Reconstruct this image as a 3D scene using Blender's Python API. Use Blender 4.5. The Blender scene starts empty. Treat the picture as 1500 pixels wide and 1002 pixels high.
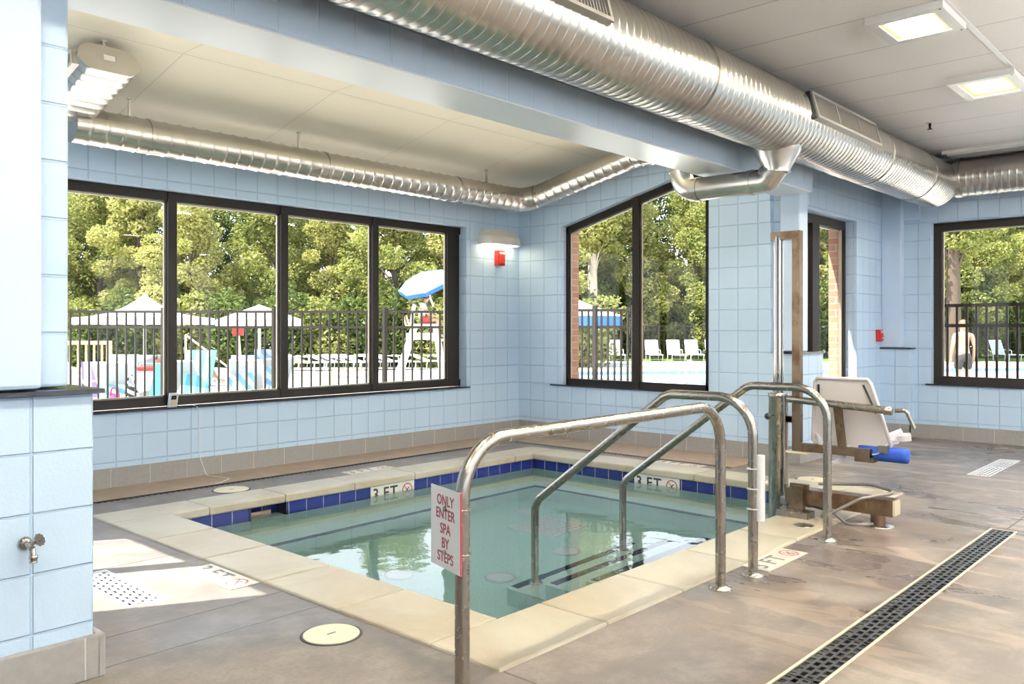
import bpy, bmesh, math, random
from mathutils import Vector, Matrix
C = bpy.context.scene.collection
SC = bpy.context.scene
PI = math.pi
rnd = random.Random(7)

# ------------------------------------------------------------------ materials
class NT:
    def __init__(s, name):
        s.m = bpy.data.materials.new(name); s.m.use_nodes = True
        s.t = s.m.node_tree; s.t.nodes.clear()
        s.out = s.t.nodes.new('ShaderNodeOutputMaterial')
    def n(s, typ, ins=None, **kw):
        nd = s.t.nodes.new(typ)
        for k, v in kw.items(): setattr(nd, k, v)
        for k, v in (ins or {}).items(): s.put(nd, k, v)
        return nd
    def put(s, nd, k, v):
        sk = nd.inputs[k]
        if isinstance(v, bpy.types.NodeSocket): s.t.links.new(v, sk)
        elif hasattr(v, 'outputs'): s.t.links.new(v.outputs[0], sk)
        else:
            if sk.type == 'RGBA' and len(v) == 3: v = (*v, 1)
            sk.default_value = v
    def M(s, op, a, b=None, c=None, clamp=False):
        nd = s.t.nodes.new('ShaderNodeMath'); nd.operation = op; nd.use_clamp = clamp
        s.put(nd, 0, a)
        if b is not None: s.put(nd, 1, b)
        if c is not None: s.put(nd, 2, c)
        return nd.outputs[0]
    def mix(s, f, a, b):
        nd = s.t.nodes.new('ShaderNodeMix'); nd.data_type = 'RGBA'
        s.put(nd, 0, f); s.put(nd, 6, a); s.put(nd, 7, b)
        return nd.outputs[2]
    def noise(s, vec, scale, detail=3, rough=.55, dist=0):
        nd = s.n('ShaderNodeTexNoise', {'Scale': scale, 'Detail': detail, 'Roughness': rough, 'Distortion': dist})
        if vec is not None: s.put(nd, 'Vector', vec)
        return nd.outputs[0]
    def ramp(s, f, lo, hi):
        nd = s.n('ShaderNodeMapRange', {0: f, 1: lo, 2: hi, 3: 0.0, 4: 1.0}); nd.clamp = True
        nd.interpolation_type = 'SMOOTHSTEP'
        return nd.outputs[0]
    def pos(s):
        g = s.n('ShaderNodeNewGeometry'); return g.outputs['Position'], g.outputs['Normal']
    def obj(s):
        return s.n('ShaderNodeTexCoord').outputs['Object']
    def sep(s, v):
        nd = s.n('ShaderNodeSeparateXYZ', {0: v}); return nd.outputs[0], nd.outputs[1], nd.outputs[2]
    def bump(s, h, dist=.01, strength=1.0):
        return s.n('ShaderNodeBump', {'Height': h, 'Distance': dist, 'Strength': strength}).outputs[0]
    def bsdf(s, col, rough=.5, metal=0., spec=.5, normal=None, **kw):
        nd = s.n('ShaderNodeBsdfPrincipled')
        s.put(nd, 'Base Color', col); s.put(nd, 'Roughness', rough); s.put(nd, 'Metallic', metal)
        s.put(nd, 'Specular IOR Level', spec)
        if normal is not None: s.put(nd, 'Normal', normal)
        for k, v in kw.items(): s.put(nd, k.replace('_', ' '), v)
        s.t.links.new(nd.outputs[0], s.out.inputs[0]); return nd

def flat(name, col, rough=.5, metal=0., spec=.5, nscale=0, namt=.1):
    t = NT(name)
    c = col
    if nscale:
        f = t.noise(t.obj(), nscale, 4)
        c = t.mix(f, tuple(v*(1-namt) for v in col), tuple(min(1, v*(1+namt)) for v in col))
    t.bsdf(c, rough, metal, spec); return t.m

def groove(t, c, phase, pitch, w):
    f = t.M('FRACT', t.M('DIVIDE', t.M('SUBTRACT', c, phase), pitch))
    d = t.M('MULTIPLY', t.M('MINIMUM', f, t.M('SUBTRACT', 1.0, f)), pitch)
    return t.M('SUBTRACT', 1.0, t.ramp(d, w*.45, w), clamp=True)

BLUE = (.50, .64, .80)
def blocks(name, col=BLUE, px=7.39, py=6.051, pz=.195, rough=.42, joint=(.30, .45, .63), jf=.55):
    t = NT(name); P, N = t.pos(); x, y, z = t.sep(P); nx, ny, nz = t.sep(N)
    ax = t.M('GREATER_THAN', t.M('ABSOLUTE', nx), .5); ay = t.M('GREATER_THAN', t.M('ABSOLUTE', ny), .5)
    az = t.M('GREATER_THAN', t.M('ABSOLUTE', nz), .7)
    gz = t.M('MULTIPLY', groove(t, z, pz, .2032, .0065), t.M('SUBTRACT', 1.0, az))
    gx = t.M('MULTIPLY', groove(t, x, px, .2032, .0065), ay)
    gy = t.M('MULTIPLY', groove(t, y, py, .2032, .0065), ax)
    g = t.M('MAXIMUM', gz, t.M('MAXIMUM', gx, gy))
    n1 = t.noise(P, 90, 3); n2 = t.noise(P, 1.3, 2)
    c = t.mix(t.ramp(n2, .3, .7), tuple(v*.96 for v in col), col)
    c = t.mix(t.M('MULTIPLY', g, jf), c, joint)
    h = t.M('ADD', t.M('MULTIPLY', g, -1.0), t.M('MULTIPLY', n1, .22))
    t.bsdf(c, rough, 0, .4, t.bump(h, .004)); return t.m

MAT = {}
MAT['blocks'] = blocks('painted_blocks')
MAT['pillar_blocks'] = blocks('painted_blocks_pillar', px=.987)
MAT['beam_blocks'] = blocks('painted_blocks_beam', col=(.56, .70, .86), px=1.925, pz=2.47, joint=(.62, .75, .88), jf=.6)  # beam colour lightened in place of the light the duct keeps off
MAT['blue_paint'] = flat('blue_paint', (.54, .665, .83), .35)
MAT['soffit_paint'] = flat('soffit_paint', (.74, .79, .82), .3, 0, .6)
MAT['black_stone'] = flat('black_stone', (.02, .021, .028), .12, 0, .6)

def lines_mat(name, col, joint, px, py, pitchx, pitchy, w=.004, rough=.6, nscale=60, namt=.04, jf=.8, bumpd=.003, skew=None):
    t = NT(name); P, N = t.pos(); x, y, z = t.sep(P)
    g = t.M('MAXIMUM', groove(t, x, px, pitchx, w), groove(t, y, py, pitchy, w))
    f = t.noise(P, nscale, 4)
    c = t.mix(f, tuple(v*(1-namt) for v in col), tuple(min(1, v*(1+namt)) for v in col))
    c = t.mix(t.M('MULTIPLY', g, jf), c, joint)
    h = t.M('ADD', t.M('MULTIPLY', g, -1.0), t.M('MULTIPLY', t.noise(P, 220, 3), .3))
    t.bsdf(c, rough, 0, .3, t.bump(h, bumpd)); return t.m
MAT['ceiling'] = lines_mat('ceiling_panel', (.90, .885, .865), (.42, .41, .39), 5.10, 1.385, .61, 40, .006)
MAT['alcove_ceiling'] = lines_mat('alcove_ceiling_panel', (.86, .785, .65), (.62, .56, .46), 5.10, 5.42, 1.22, 40, .005, bumpd=.001)

def base_tile():
    t = NT('base_tile'); P, N = t.pos(); x, y, z = t.sep(P); nx, ny, nz = t.sep(N)
    ax = t.M('GREATER_THAN', t.M('ABSOLUTE', nx), .5); ay = t.M('GREATER_THAN', t.M('ABSOLUTE', ny), .5)
    g = t.M('MAXIMUM', t.M('MULTIPLY', groove(t, x, 7.25, .305, .004), ay), t.M('MULTIPLY', groove(t, y, 6.2, .305, .004), ax))
    f = t.noise(P, 40, 4)
    c = t.mix(f, (.25, .235, .225), (.34, .325, .315)); c = t.mix(g, c, (.5, .47, .43))
    t.bsdf(c, .4, 0, .4, t.bump(t.M('MULTIPLY', g, -1.0), .002)); return t.m
MAT['base_tile'] = base_tile()

def floor_mat():
    t = NT('stained_concrete'); P, N = t.pos(); x, y, z = t.sep(P)
    n1 = t.noise(P, 1.15, 5, .6, .8); n2 = t.noise(P, 5, 5, .65); n3 = t.noise(P, 55, 4, .6)
    st = t.n('ShaderNodeVectorMath', {0: P, 1: (1.9, .6, 1)}, operation='MULTIPLY').outputs[0]
    n4 = t.noise(st, 1.5, 5, .6, 1.2)
    c = t.mix(t.ramp(n1, .32, .68), (.078, .065, .057), (.205, .170, .144))
    c = t.mix(t.M('MULTIPLY', t.ramp(n2, .35, .75), .5), c, (.32, .28, .245))
    c = t.mix(t.M('MULTIPLY', t.ramp(n3, .35, .75), .45), c, (.13, .11, .105))
    side = t.ramp(x, 2.2, 4.6)                        # rusty stains sit on the lift side of the deck
    near = t.M('SUBTRACT', 1.0, t.ramp(y, 2.6, 4.0))
    stain = t.M('MULTIPLY', t.M('MULTIPLY', t.ramp(n4, .47, .60), side), near)
    c = t.mix(t.M('MULTIPLY', stain, .7), c, (.115, .075, .055))
    dy = t.M('ABSOLUTE', t.M('SUBTRACT', y, 1.228))
    band = t.M('MULTIPLY', t.M('SUBTRACT', 1.0, t.ramp(t.M('ADD', dy, t.M('MULTIPLY', n2, .10)), .11, .19)), t.M('LESS_THAN', x, 5.9))
    c = t.mix(t.M('MULTIPLY', band, .7), c, (.10, .068, .05))
    rust = t.M('SUBTRACT', 1.0, t.ramp(t.M('ADD', t.n('ShaderNodeVectorMath', {0: t.n('ShaderNodeVectorMath', {0: P, 1: (5.35, 1.75, 0)}, operation='SUBTRACT').outputs[0]}, operation='LENGTH').outputs['Value'], t.M('MULTIPLY', n4, .5)), .35, .75))
    c = t.mix(t.M('MULTIPLY', rust, .6), c, (.12, .07, .045))
    n5 = t.noise(st, 2.1, 4, .55, .9)
    pale = t.M('MULTIPLY', t.M('MULTIPLY', t.ramp(n5, .55, .61), side), near)
    c = t.mix(t.M('MULTIPLY', pale, .6), c, (.37, .28, .215))
    n6 = t.noise(P, .9, 4, .62, 1.5)
    c = t.mix(t.M('MULTIPLY', t.ramp(n6, .50, .68), .55), c, (.12, .102, .095))
    def seg(v, at, w, *lims):
        g = t.M('SUBTRACT', 1.0, t.ramp(t.M('ABSOLUTE', t.M('SUBTRACT', v, at)), w*.5, w))
        for (u, lo, hi) in lims:
            g = t.M('MULTIPLY', g, t.M('MULTIPLY', t.M('GREATER_THAN', u, lo), t.M('LESS_THAN', u, hi)))
        return g
    L = [seg(x, 4.33, .006, (y, -9, 2.05)), seg(x, 5.83, .006, (y, -9, 2.05)), seg(x, 7.3, .006, (y, -9, 3.4)), seg(x, 8.8, .006, (y, -9, 3.4)),
         seg(x, 2.19, .005, (y, -9, 2.05)), seg(y, 3.43, .006, (x, -9, 2.17)), seg(y, 3.13, .006, (x, -9, 2.17)), seg(y, 4.43, .006, (x, -9, 2.17)),
         seg(y, 1.22, .006, (x, 5.8, 11)), seg(x, 6.5, .005, (y, 1.22, 2.05)), seg(y, -.3, .006, (x, -9, 11))]
    g = L[0]
    for q in L[1:]: g = t.M('MAXIMUM', g, q)
    c = t.mix(t.M('MULTIPLY', g, .85), c, (.06, .05, .045))
    ro = t.n('ShaderNodeMapRange', {0: n1, 1: .3, 2: .7, 3: .32, 4: .62}).outputs[0]
    ro = t.M('SUBTRACT', ro, t.M('MULTIPLY', stain, .18))
    h = t.M('ADD', t.M('MULTIPLY', n3, .25), t.M('MULTIPLY', g, -2.0))
    t.bsdf(c, ro, 0, .45, t.bump(h, .003)); return t.m
MAT['floor'] = floor_mat()
MAT['brown_strip'] = flat('brown_grout_strip', (.33, .24, .17), .45, 0, .4, 8, .3)
def stone():
    t = NT('cream_coping'); P, N = t.pos()
    n1 = t.noise(P, 1.6, 5, .6, .6); n2 = t.noise(P, 7, 4); n3 = t.noise(P, 120, 3)
    x, y, z = t.sep(P)
    c = t.mix(t.ramp(n1, .35, .7), (.46, .425, .335), (.375, .31, .218))
    c = t.mix(t.M('MULTIPLY', t.ramp(n2, .5, .75), .35), c, (.43, .345, .245))
    t.bsdf(c, .38, 0, .4, t.bump(n3, .0015)); return t.m
MAT['coping'] = stone()
def tilemat(name, c1, c2, grout, rough, pitch=.152, px=6.2, py=5.405, pz=-.048):
    t = NT(name); P, N = t.pos(); x, y, z = t.sep(P); nx, ny, nz = t.sep(N)
    ax = t.M('GREATER_THAN', t.M('ABSOLUTE', nx), .5); ay = t.M('GREATER_THAN', t.M('ABSOLUTE', ny), .5)
    g = t.M('MAXIMUM', t.M('MULTIPLY', groove(t, x, px, pitch, .004), ay), t.M('MULTIPLY', groove(t, y, py, pitch, .004), ax))
    g = t.M('MAXIMUM', g, groove(t, z, pz, pitch, .003))
    c = t.mix(t.noise(P, 12, 3), c1, c2); c = t.mix(g, c, grout)
    t.bsdf(c, rough, 0, .5, t.bump(t.M('MULTIPLY', g, -1.0), .002)); return t.m
MAT['blue_tile'] = tilemat('navy_tile', (.012, .02, .13), (.02, .03, .20), (.45, .46, .48), .1)
MAT['plaster'] = tilemat('pale_pool_plaster', (.52, .66, .60), (.60, .72, .66), (.45, .58, .54), .45, .305)
MAT['plaster_floor'] = flat('speckled_pool_floor', (.50, .68, .62), .5, 0, .3, 60, .25)
MAT['dark_tile'] = flat('dark_edge_tile', (.02, .025, .05), .2)
MAT['white_tile'] = flat('white_tile', (.74, .72, .68), .25)
MAT['deck_tile'] = flat('grey_marker_tile', (.62, .58, .50), .45)
MAT['ink'] = flat('black_ink', (.03, .03, .032), .4)
MAT['faded_ink'] = flat('faded_ink', (.13, .12, .12), .5)
MAT['red_ink'] = flat('red_ink', (.40, .035, .05), .4)
MAT['maroon_ink'] = flat('maroon_ink', (.33, .04, .07), .4)

def water():
    t = NT('spa_water'); P, N = t.pos()
    h = t.M('ADD', t.noise(P, 2.6, 2), t.M('MULTIPLY', t.noise(P, 14, 2), .10))
    t.bsdf((.80, .95, .925), 0.0, 0, 1.0, t.bump(h, .004, .8), IOR=1.333, Transmission_Weight=1.0); return t.m
MAT['water'] = water()
def pane():
    t = NT('window_glass')
    tr = t.n('ShaderNodeBsdfTransparent', {'Color': (.97, .985, .975)})
    gl = t.n('ShaderNodeBsdfGlossy', {'Color': (1, 1, 1), 'Roughness': 0.0})
    lw = t.n('ShaderNodeLayerWeight', {'Blend': .5})
    fr = t.M('ADD', t.M('MULTIPLY', t.M('POWER', lw.outputs['Facing'], 5.0), .28), .008)
    mx = t.n('ShaderNodeMixShader', {0: fr, 1: tr.outputs[0], 2: gl.outputs[0]})
    t.t.links.new(mx.outputs[0], t.out.inputs[0]); return t.m
MAT['glass'] = pane()
MAT['bronze'] = flat('dark_bronze', (.013, .010, .008), .5, 0, .25)
MAT['bronze_light'] = flat('bronze_stop', (.42, .36, .29), .4, .4)
def brick():
    t = NT('brick'); P, N = t.pos(); x, y, z = t.sep(P)
    u = t.M('ADD', x, y)
    v = t.n('ShaderNodeCombineXYZ', {0: u, 1: z, 2: 0.0})
    b = t.n('ShaderNodeTexBrick', {'Vector': v.outputs[0], 'Color1': (.46, .21, .13, 1), 'Color2': (.56, .30, .19, 1), 'Mortar': (.5, .45, .4, 1), 'Scale': 1.0, 'Mortar Size': .006, 'Brick Width': .21, 'Row Height': .072})
    t.bsdf(b.outputs[0], .8, 0, .2, t.bump(t.M('MULTIPLY', b.outputs[1], -1.0), .004)); return t.m
MAT['brick'] = brick()
def steel(name, col, rough, aniso_scale=(200, 200, 6), metal=1.0, amt=.12, tint=None, tscale=3):
    t = NT(name); o = t.obj()
    v = t.n('ShaderNodeVectorMath', {0: o, 1: aniso_scale}, operation='MULTIPLY').outputs[0]
    f = t.noise(v, 1.0, 3)
    r = t.n('ShaderNodeMapRange', {0: f, 1: .3, 2: .7, 3: rough*(1-amt*2), 4: rough*(1+amt*2)}).outputs[0]
    c = col
    if tint: c = t.mix(t.ramp(t.noise(o, tscale, 5, .65), .42, .68), col, tint)
    t.bsdf(c, r, metal, .5); return t.m
MAT['steel'] = steel('brushed_stainless', (.37, .335, .29), .26, (40, 40, 40), amt=.05)
MAT['chrome'] = steel('polished_chrome', (.46, .42, .375), .10, (30, 30, 30), amt=.04)
MAT['rusty_steel'] = steel('tarnished_stainless', (.25, .175, .115), .34, (40, 40, 12), tint=(.15, .082, .045), tscale=5)
MAT['gal_cyl'] = steel('stained_cylinder_steel', (.36, .335, .30), .30, (30, 30, 8), tint=(.46, .44, .40), tscale=14)
def duct():
    t = NT('galvanised_steel'); o = t.obj()
    n = t.noise(o, 2.0, 2, .5)
    c = t.mix(t.ramp(n, .35, .7), (.53, .51, .47), (.63, .605, .56))
    t.bsdf(c, .27, .95, .5); return t.m
MAT['duct'] = duct()
MAT['grille'] = flat('grille_metal', (.50, .48, .45), .4, .6)
MAT['dark_void'] = flat('dark_interior', (.015, .015, .016), .8)
MAT['white_plastic'] = flat('white_plastic', (.70, .70, .71), .35)
MAT['seat_plastic'] = flat('pinkish_white_plastic', (.66, .60, .58), .42)
MAT['webbing'] = flat('white_webbing', (.78, .77, .78), .7, 0, .3, 120, .15)
MAT['cream_plastic'] = flat('cream_plastic', (.66, .58, .42), .4, 0, .4, 30, .06)
MAT['black_rubber'] = flat('black_rubber', (.02, .02, .02), .5)
MAT['blue_foam'] = flat('blue_foam', (.03, .085, .42), .7, 0, .2, 90, .3)
MAT['red_plastic'] = flat('red_plastic', (.50, .025, .018), .35)
MAT['hose'] = flat('grey_braided_hose', (.22, .20, .175), .45, .3, .5, 200, .4)
MAT['black_iron'] = flat('black_grate', (.035, .035, .038), .38, .3, .5, 50, .5)
MAT['lamp_body'] = flat('lamp_housing', (.62, .59, .53), .45)
def emit(name, col, s):
    t = NT(name); e = t.n('ShaderNodeEmission', {'Color': col, 'Strength': s})
    t.t.links.new(e.outputs[0], t.out.inputs[0]); return t.m

# ------------------------------------------------------------------ mesh building
class MB:
    def __init__(s): s.v = []; s.f = []; s.mi = []; s.sm = []; s.cur = 0; s.smooth = False
    def face(s, idx): s.f.append(idx); s.mi.append(s.cur); s.sm.append(s.smooth)
    def add(s, vs, fs, smooth=False):
        o = len(s.v); s.v += [tuple(v) for v in vs]; k = s.smooth; s.smooth = smooth
        for f in fs: s.face([o+i for i in f])
        s.smooth = k; return s
    def box(s, x0, x1, y0, y1, z0, z1, bev=0):
        x0, x1 = min(x0, x1), max(x0, x1); y0, y1 = min(y0, y1), max(y0, y1); z0, z1 = min(z0, z1), max(z0, z1)
        if bev <= 0:
            vs = [(x, y, z) for z in (z0, z1) for (x, y) in ((x0, y0), (x1, y0), (x1, y1), (x0, y1))]
            return s.add(vs, [(3, 2, 1, 0), (4, 5, 6, 7), (0, 1, 5, 4), (1, 2, 6, 5), (2, 3, 7, 6), (3, 0, 4, 7)])
        bm = bmesh.new(); bmesh.ops.create_cube(bm, size=1)
        for v in bm.verts: v.co = ((v.co.x+.5)*(x1-x0)+x0, (v.co.y+.5)*(y1-y0)+y0, (v.co.z+.5)*(z1-z0)+z0)
        bmesh.ops.bevel(bm, geom=bm.edges[:], offset=bev, segments=2, affect='EDGES', profile=.5)
        s.bm(bm, False); return s
    def bm(s, bm, smooth=False, mat=None):
        bm.verts.index_update()
        vs = [tuple((mat @ v.co) if mat else v.co) for v in bm.verts]
        s.add(vs, [[v.index for v in f.verts] for f in bm.faces], smooth); bm.free(); return s
    def obox(s, c, ax, ay, az, hx, hy, hz):
        c = Vector(c); ax = Vector(ax).normalized(); ay = Vector(ay).normalized(); az = Vector(az).normalized()
        vs = [c+ax*hx*a+ay*hy*b+az*hz*d for d in (-1, 1) for (a, b) in ((-1, -1), (1, -1), (1, 1), (-1, 1))]
        fs = [(3, 2, 1, 0), (4, 5, 6, 7), (0, 1, 5, 4), (1, 2, 6, 5), (2, 3, 7, 6), (3, 0, 4, 7)]
        if ax.cross(ay).dot(az) < 0: fs = [f[::-1] for f in fs]
        return s.add(vs, fs)
    def bar(s, p, q, w, h, up=(0, 0, 1)):
        p = Vector(p); q = Vector(q); d = q-p; a = d.normalized(); u = Vector(up)
        if abs(a.dot(u)) > .98: u = Vector((1, 0, 0))
        b = u.cross(a).normalized(); u = a.cross(b)
        return s.obox((p+q)/2, a, b, u, d.length/2, w/2, h/2)
    def sweep(s, pts, rad, n=12, cap=True):
        pts = [Vector(p) for p in pts]; N = len(pts)
        rad = rad if isinstance(rad, (list, tuple)) else [rad]*N
        T = [((pts[min(i+1, N-1)]-pts[max(i-1, 0)]).normalized()) for i in range(N)]
        a = Vector((0, 0, 1)) if abs(T[0].z) < .9 else Vector((1, 0, 0))
        u = (a-T[0]*a.dot(T[0])).normalized(); rings = []
        for i in range(N):
            if i:
                u = (u-T[i]*u.dot(T[i]))
                u = u.normalized() if u.length > 1e-6 else Vector((1, 0, 0))
            w = T[i].cross(u)
            rings.append([pts[i]+(u*math.cos(2*PI*k/n)+w*math.sin(2*PI*k/n))*rad[i] for k in range(n)])
        vs = [p for r in rings for p in r]
        fs = [(i*n+k, i*n+(k+1) % n, (i+1)*n+(k+1) % n, (i+1)*n+k) for i in range(N-1) for k in range(n)]
        s.add(vs, fs, True)
        if cap:
            s.add(rings[0], [tuple(range(n))[::-1]]); s.add(rings[-1], [tuple(range(n))])
        return s
    def cyl(s, p, q, r, n=16, r2=None, cap=True): return s.sweep([p, q], [r, r if r2 is None else r2], n, cap)
    def prism(s, poly, d, smooth=False):
        """polygon (3-D points) pushed along d"""
        n = len(poly); P = [Vector(p) for p in poly]; d = Vector(d); Q = [p+d for p in P]
        nr = Vector((0, 0, 0))
        for i in range(n): nr += P[i].cross(P[(i+1) % n])
        if nr.dot(d) > 0: P, Q = P[::-1], Q[::-1]
        s.add(P+Q, [tuple(range(n)), tuple(range(n, 2*n))[::-1]])
        s.add(P+Q, [(i, n+i, n+(i+1) % n, (i+1) % n) for i in range(n)], smooth); return s
    def disc(s, c, r, h, n=32, ry=None):
        ry = ry or r
        return s.prism([(c[0]+r*math.cos(2*PI*k/n), c[1]+ry*math.sin(2*PI*k/n), c[2]) for k in range(n)], (0, 0, h))
    def lathe(s, c, prof, n=24, axis='z'):
        """profile (radius, along) round an axis through c"""
        rings = []
        for (r, a) in prof:
            ring = []
            for k in range(n):
                x, y = r*math.cos(2*PI*k/n), r*math.sin(2*PI*k/n)
                ring.append({'z': (c[0]+x, c[1]+y, c[2]+a), 'x': (c[0]+a, c[1]+x, c[2]+y), 'y': (c[0]+y, c[1]+a, c[2]+x)}[axis])
            rings.append(ring)
        vs = [p for r in rings for p in r]; m = len(prof)
        s.add(vs, [(i*n+k, i*n+(k+1) % n, (i+1)*n+(k+1) % n, (i+1)*n+k) for i in range(m-1) for k in range(n)], True)
        s.add(rings[0], [tuple(range(n))[::-1]]); s.add(rings[-1], [tuple(range(n))]); return s

def fillet(pts, R, n=8):
    pts = [Vector(p) for p in pts]; out = [pts[0]]
    R = R if isinstance(R, (list, tuple)) else [R]*(len(pts)-2)
    for i in range(1, len(pts)-1):
        a = (pts[i-1]-pts[i]).normalized(); b = (pts[i+1]-pts[i]).normalized()
        th = math.acos(max(-1, min(1, a.dot(b))))
        if th > PI-.02 or R[i-1] <= 0: out.append(pts[i]); continue
        L = R[i-1]/math.tan(th/2); c = pts[i]+(a+b).normalized()*(R[i-1]/math.sin(th/2))
        p, q = pts[i]+a*L-c, pts[i]+b*L-c; ang = p.angle(q)
        for k in range(n+1):
            f = k/n; out.append(c+(p*math.sin((1-f)*ang)+q*math.sin(f*ang))/math.sin(ang))
    out.append(pts[-1]); return out

def world_off(o):
    v = Vector((0, 0, 0))
    while o is not None:
        v += o.location; o = o.parent
    return v

def obj(name, mb, mat, parent=None, origin=None):
    """link the collected shapes as ONE mesh object; vertices are given in world space (or in the parent's space when the parent still stands at 0)"""
    me = bpy.data.meshes.new(name)
    off = world_off(parent) if parent else Vector(origin or (0, 0, 0))
    me.from_pydata([Vector(v)-off for v in mb.v], [], mb.f); me.update()
    mats = mat if isinstance(mat, (list, tuple)) else [mat]
    for m in mats: me.materials.append(MAT[m] if isinstance(m, str) else m)
    me.polygons.foreach_set('material_index', [min(i, len(mats)-1) for i in mb.mi])
    me.polygons.foreach_set('use_smooth', mb.sm)
    o = bpy.data.objects.new(name, me); C.objects.link(o)
    if parent: o.parent = parent
    else: o.location = off
    return o
def tag(o, label, cat, group=None):
    o['label'] = label; o['category'] = cat
    if group: o['group'] = group
    return o
def thing(name, label, cat, loc=(0, 0, 0), group=None):
    o = bpy.data.objects.new(name, None); C.objects.link(o); o.location = loc; o.empty_display_size = .1
    return tag(o, label, cat, group)
def struct(name, mb, mat):
    o = obj(name, mb, mat); o['kind'] = 'structure'; return o
def dup(root, loc, rz=None, label=None, group=None, scale=None):
    r = root.copy(); C.objects.link(r); r.location = loc
    if rz is not None: r.rotation_euler = (0, 0, rz)
    if scale: r.scale = scale
    if label: r['label'] = label
    if group: r['group'] = group
    for ch in list(root.children):
        c = ch.copy(); C.objects.link(c); c.parent = r
        for g in list(ch.children):
            d = g.copy(); C.objects.link(d); d.parent = c
    return r

def text_mb(txt, size, mapf, depth=.0008, spacing=1.0, bold=0.):
    """lettering as a mesh; mapf(x, y, h) -> world point"""
    cu = bpy.data.curves.new('t', 'FONT'); cu.body = txt; cu.size = size; cu.align_x = 'CENTER'; cu.align_y = 'CENTER'
    cu.space_character = spacing; cu.offset = bold; cu.resolution_u = 4
    o = bpy.data.objects.new('t', cu); C.objects.link(o)
    bpy.context.view_layer.update()
    me = o.evaluated_get(bpy.context.evaluated_depsgraph_get()).to_mesh()
    vs = [(v.co.x, v.co.y) for v in me.vertices]; fs = [list(p.vertices) for p in me.polygons]
    o.to_mesh_clear(); bpy.data.objects.remove(o); bpy.data.curves.remove(cu)
    mb = MB(); n = len(vs)
    mb.add([mapf(x, y, depth) for x, y in vs], fs)
    mb.add([mapf(x, y, 0) for x, y in vs], [f[::-1] for f in fs])
    return mb

def no_dive(mb, mapf, r, depth=.0008):
    """ring with a slash over a little swimmer"""
    n = 28
    def ringf(r0, r1):
        vs = []
        for k in range(n):
            a = 2*PI*k/n; vs += [mapf(r0*math.cos(a), r0*math.sin(a), depth), mapf(r1*math.cos(a), r1*math.sin(a), depth)]
        mb.add(vs, [(2*k, 2*k+1, (2*k+3) % (2*n), (2*k+2) % (2*n)) for k in range(n)])
    ringf(r*.84, r)
    def stroke(x0, y0, x1, y1, w):
        d = Vector((x1-x0, y1-y0)); p = Vector((-d.y, d.x)).normalized()*w/2
        mb.add([mapf(x0+p.x, y0+p.y, depth), mapf(x0-p.x, y0-p.y, depth), mapf(x1-p.x, y1-p.y, depth), mapf(x1+p.x, y1+p.y, depth)], [(0, 1, 2, 3)])
    stroke(-.6*r, .6*r, .6*r, -.6*r, .13*r)
    mb.cur = 1
    stroke(-.45*r, -.3*r, .35*r, .35*r, .16*r); stroke(-.1*r, .0*r, .1*r, -.4*r, .12*r); stroke(-.55*r, -.5*r, .5*r, -.5*r, .10*r)
    mb.cur = 0
SKY = 2.0; SUN = 12; LAMP = 210.0; UPL = 260; EXPO = 0.88
# ------------------------------------------------------------------ room shell
CE = 3.08                                              # flat ceiling height
XL, XG, XF = 1.0, 7.39, 10.12                          # alcove left wall, gable wall, far wall (inner faces)
YB, YJ = 6.64, 3.37                                    # back wall, recess wall
def ceil_z(y): return CE if y <= 5.4 else CE-.22*(y-5.4)

def grid_floor(holes, x0, x1, y0, y1, skip):
    xs = sorted({x0, x1, *[h[0] for h in holes], *[h[1] for h in holes], *[s[0] for s in skip if x0 < s[0] < x1], *[s[1] for s in skip if x0 < s[1] < x1]})
    ys = sorted({y0, y1, *[h[2] for h in holes], *[h[3] for h in holes], *[s[2] for s in skip if y0 < s[2] < y1], *[s[3] for s in skip if y0 < s[3] < y1]})
    mb = MB()
    for i in range(len(xs)-1):
        for j in range(len(ys)-1):
            cx, cy = (xs[i]+xs[i+1])/2, (ys[j]+ys[j+1])/2
            if any(a < cx < b and c < cy < d for a, b, c, d in holes+skip): continue
            mb.add([(xs[i], ys[j], 0), (xs[i+1], ys[j], 0), (xs[i+1], ys[j+1], 0), (xs[i], ys[j+1], 0)], [(0, 1, 2, 3)])
    return mb
SPA = (2.19, 6.54, 2.07, 5.70)
DR_N = (.9, 5.79, 1.155, 1.30)                         # trench drain in front of the spa
DR_B = (1.0, 6.79, 6.12, 6.18); DR_G = (6.73, 6.79, 3.55, 6.12)
GR_L = (1.58, 1.75, 3.72, 4.40); GR_R = (7.80, 8.95, 1.76, 1.93)
fm = grid_floor([SPA, DR_N, DR_B, DR_G, GR_L, GR_R], -4, 10.2, -4.5, 6.7, [(7.6, 11, 3.5, 7), (-5, .95, 3.3, 7)])
struct('floor', fm, 'floor')
# browner strip between the slot drain and the walls
struct('trim_1', MB().box(XL, 6.79, 6.185, YB-.01, -.02, .004), 'brown_strip')
struct('trim_2', MB().box(6.795, XG-.01, 3.55, YB-.01, -.02, .004), 'brown_strip')

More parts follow.
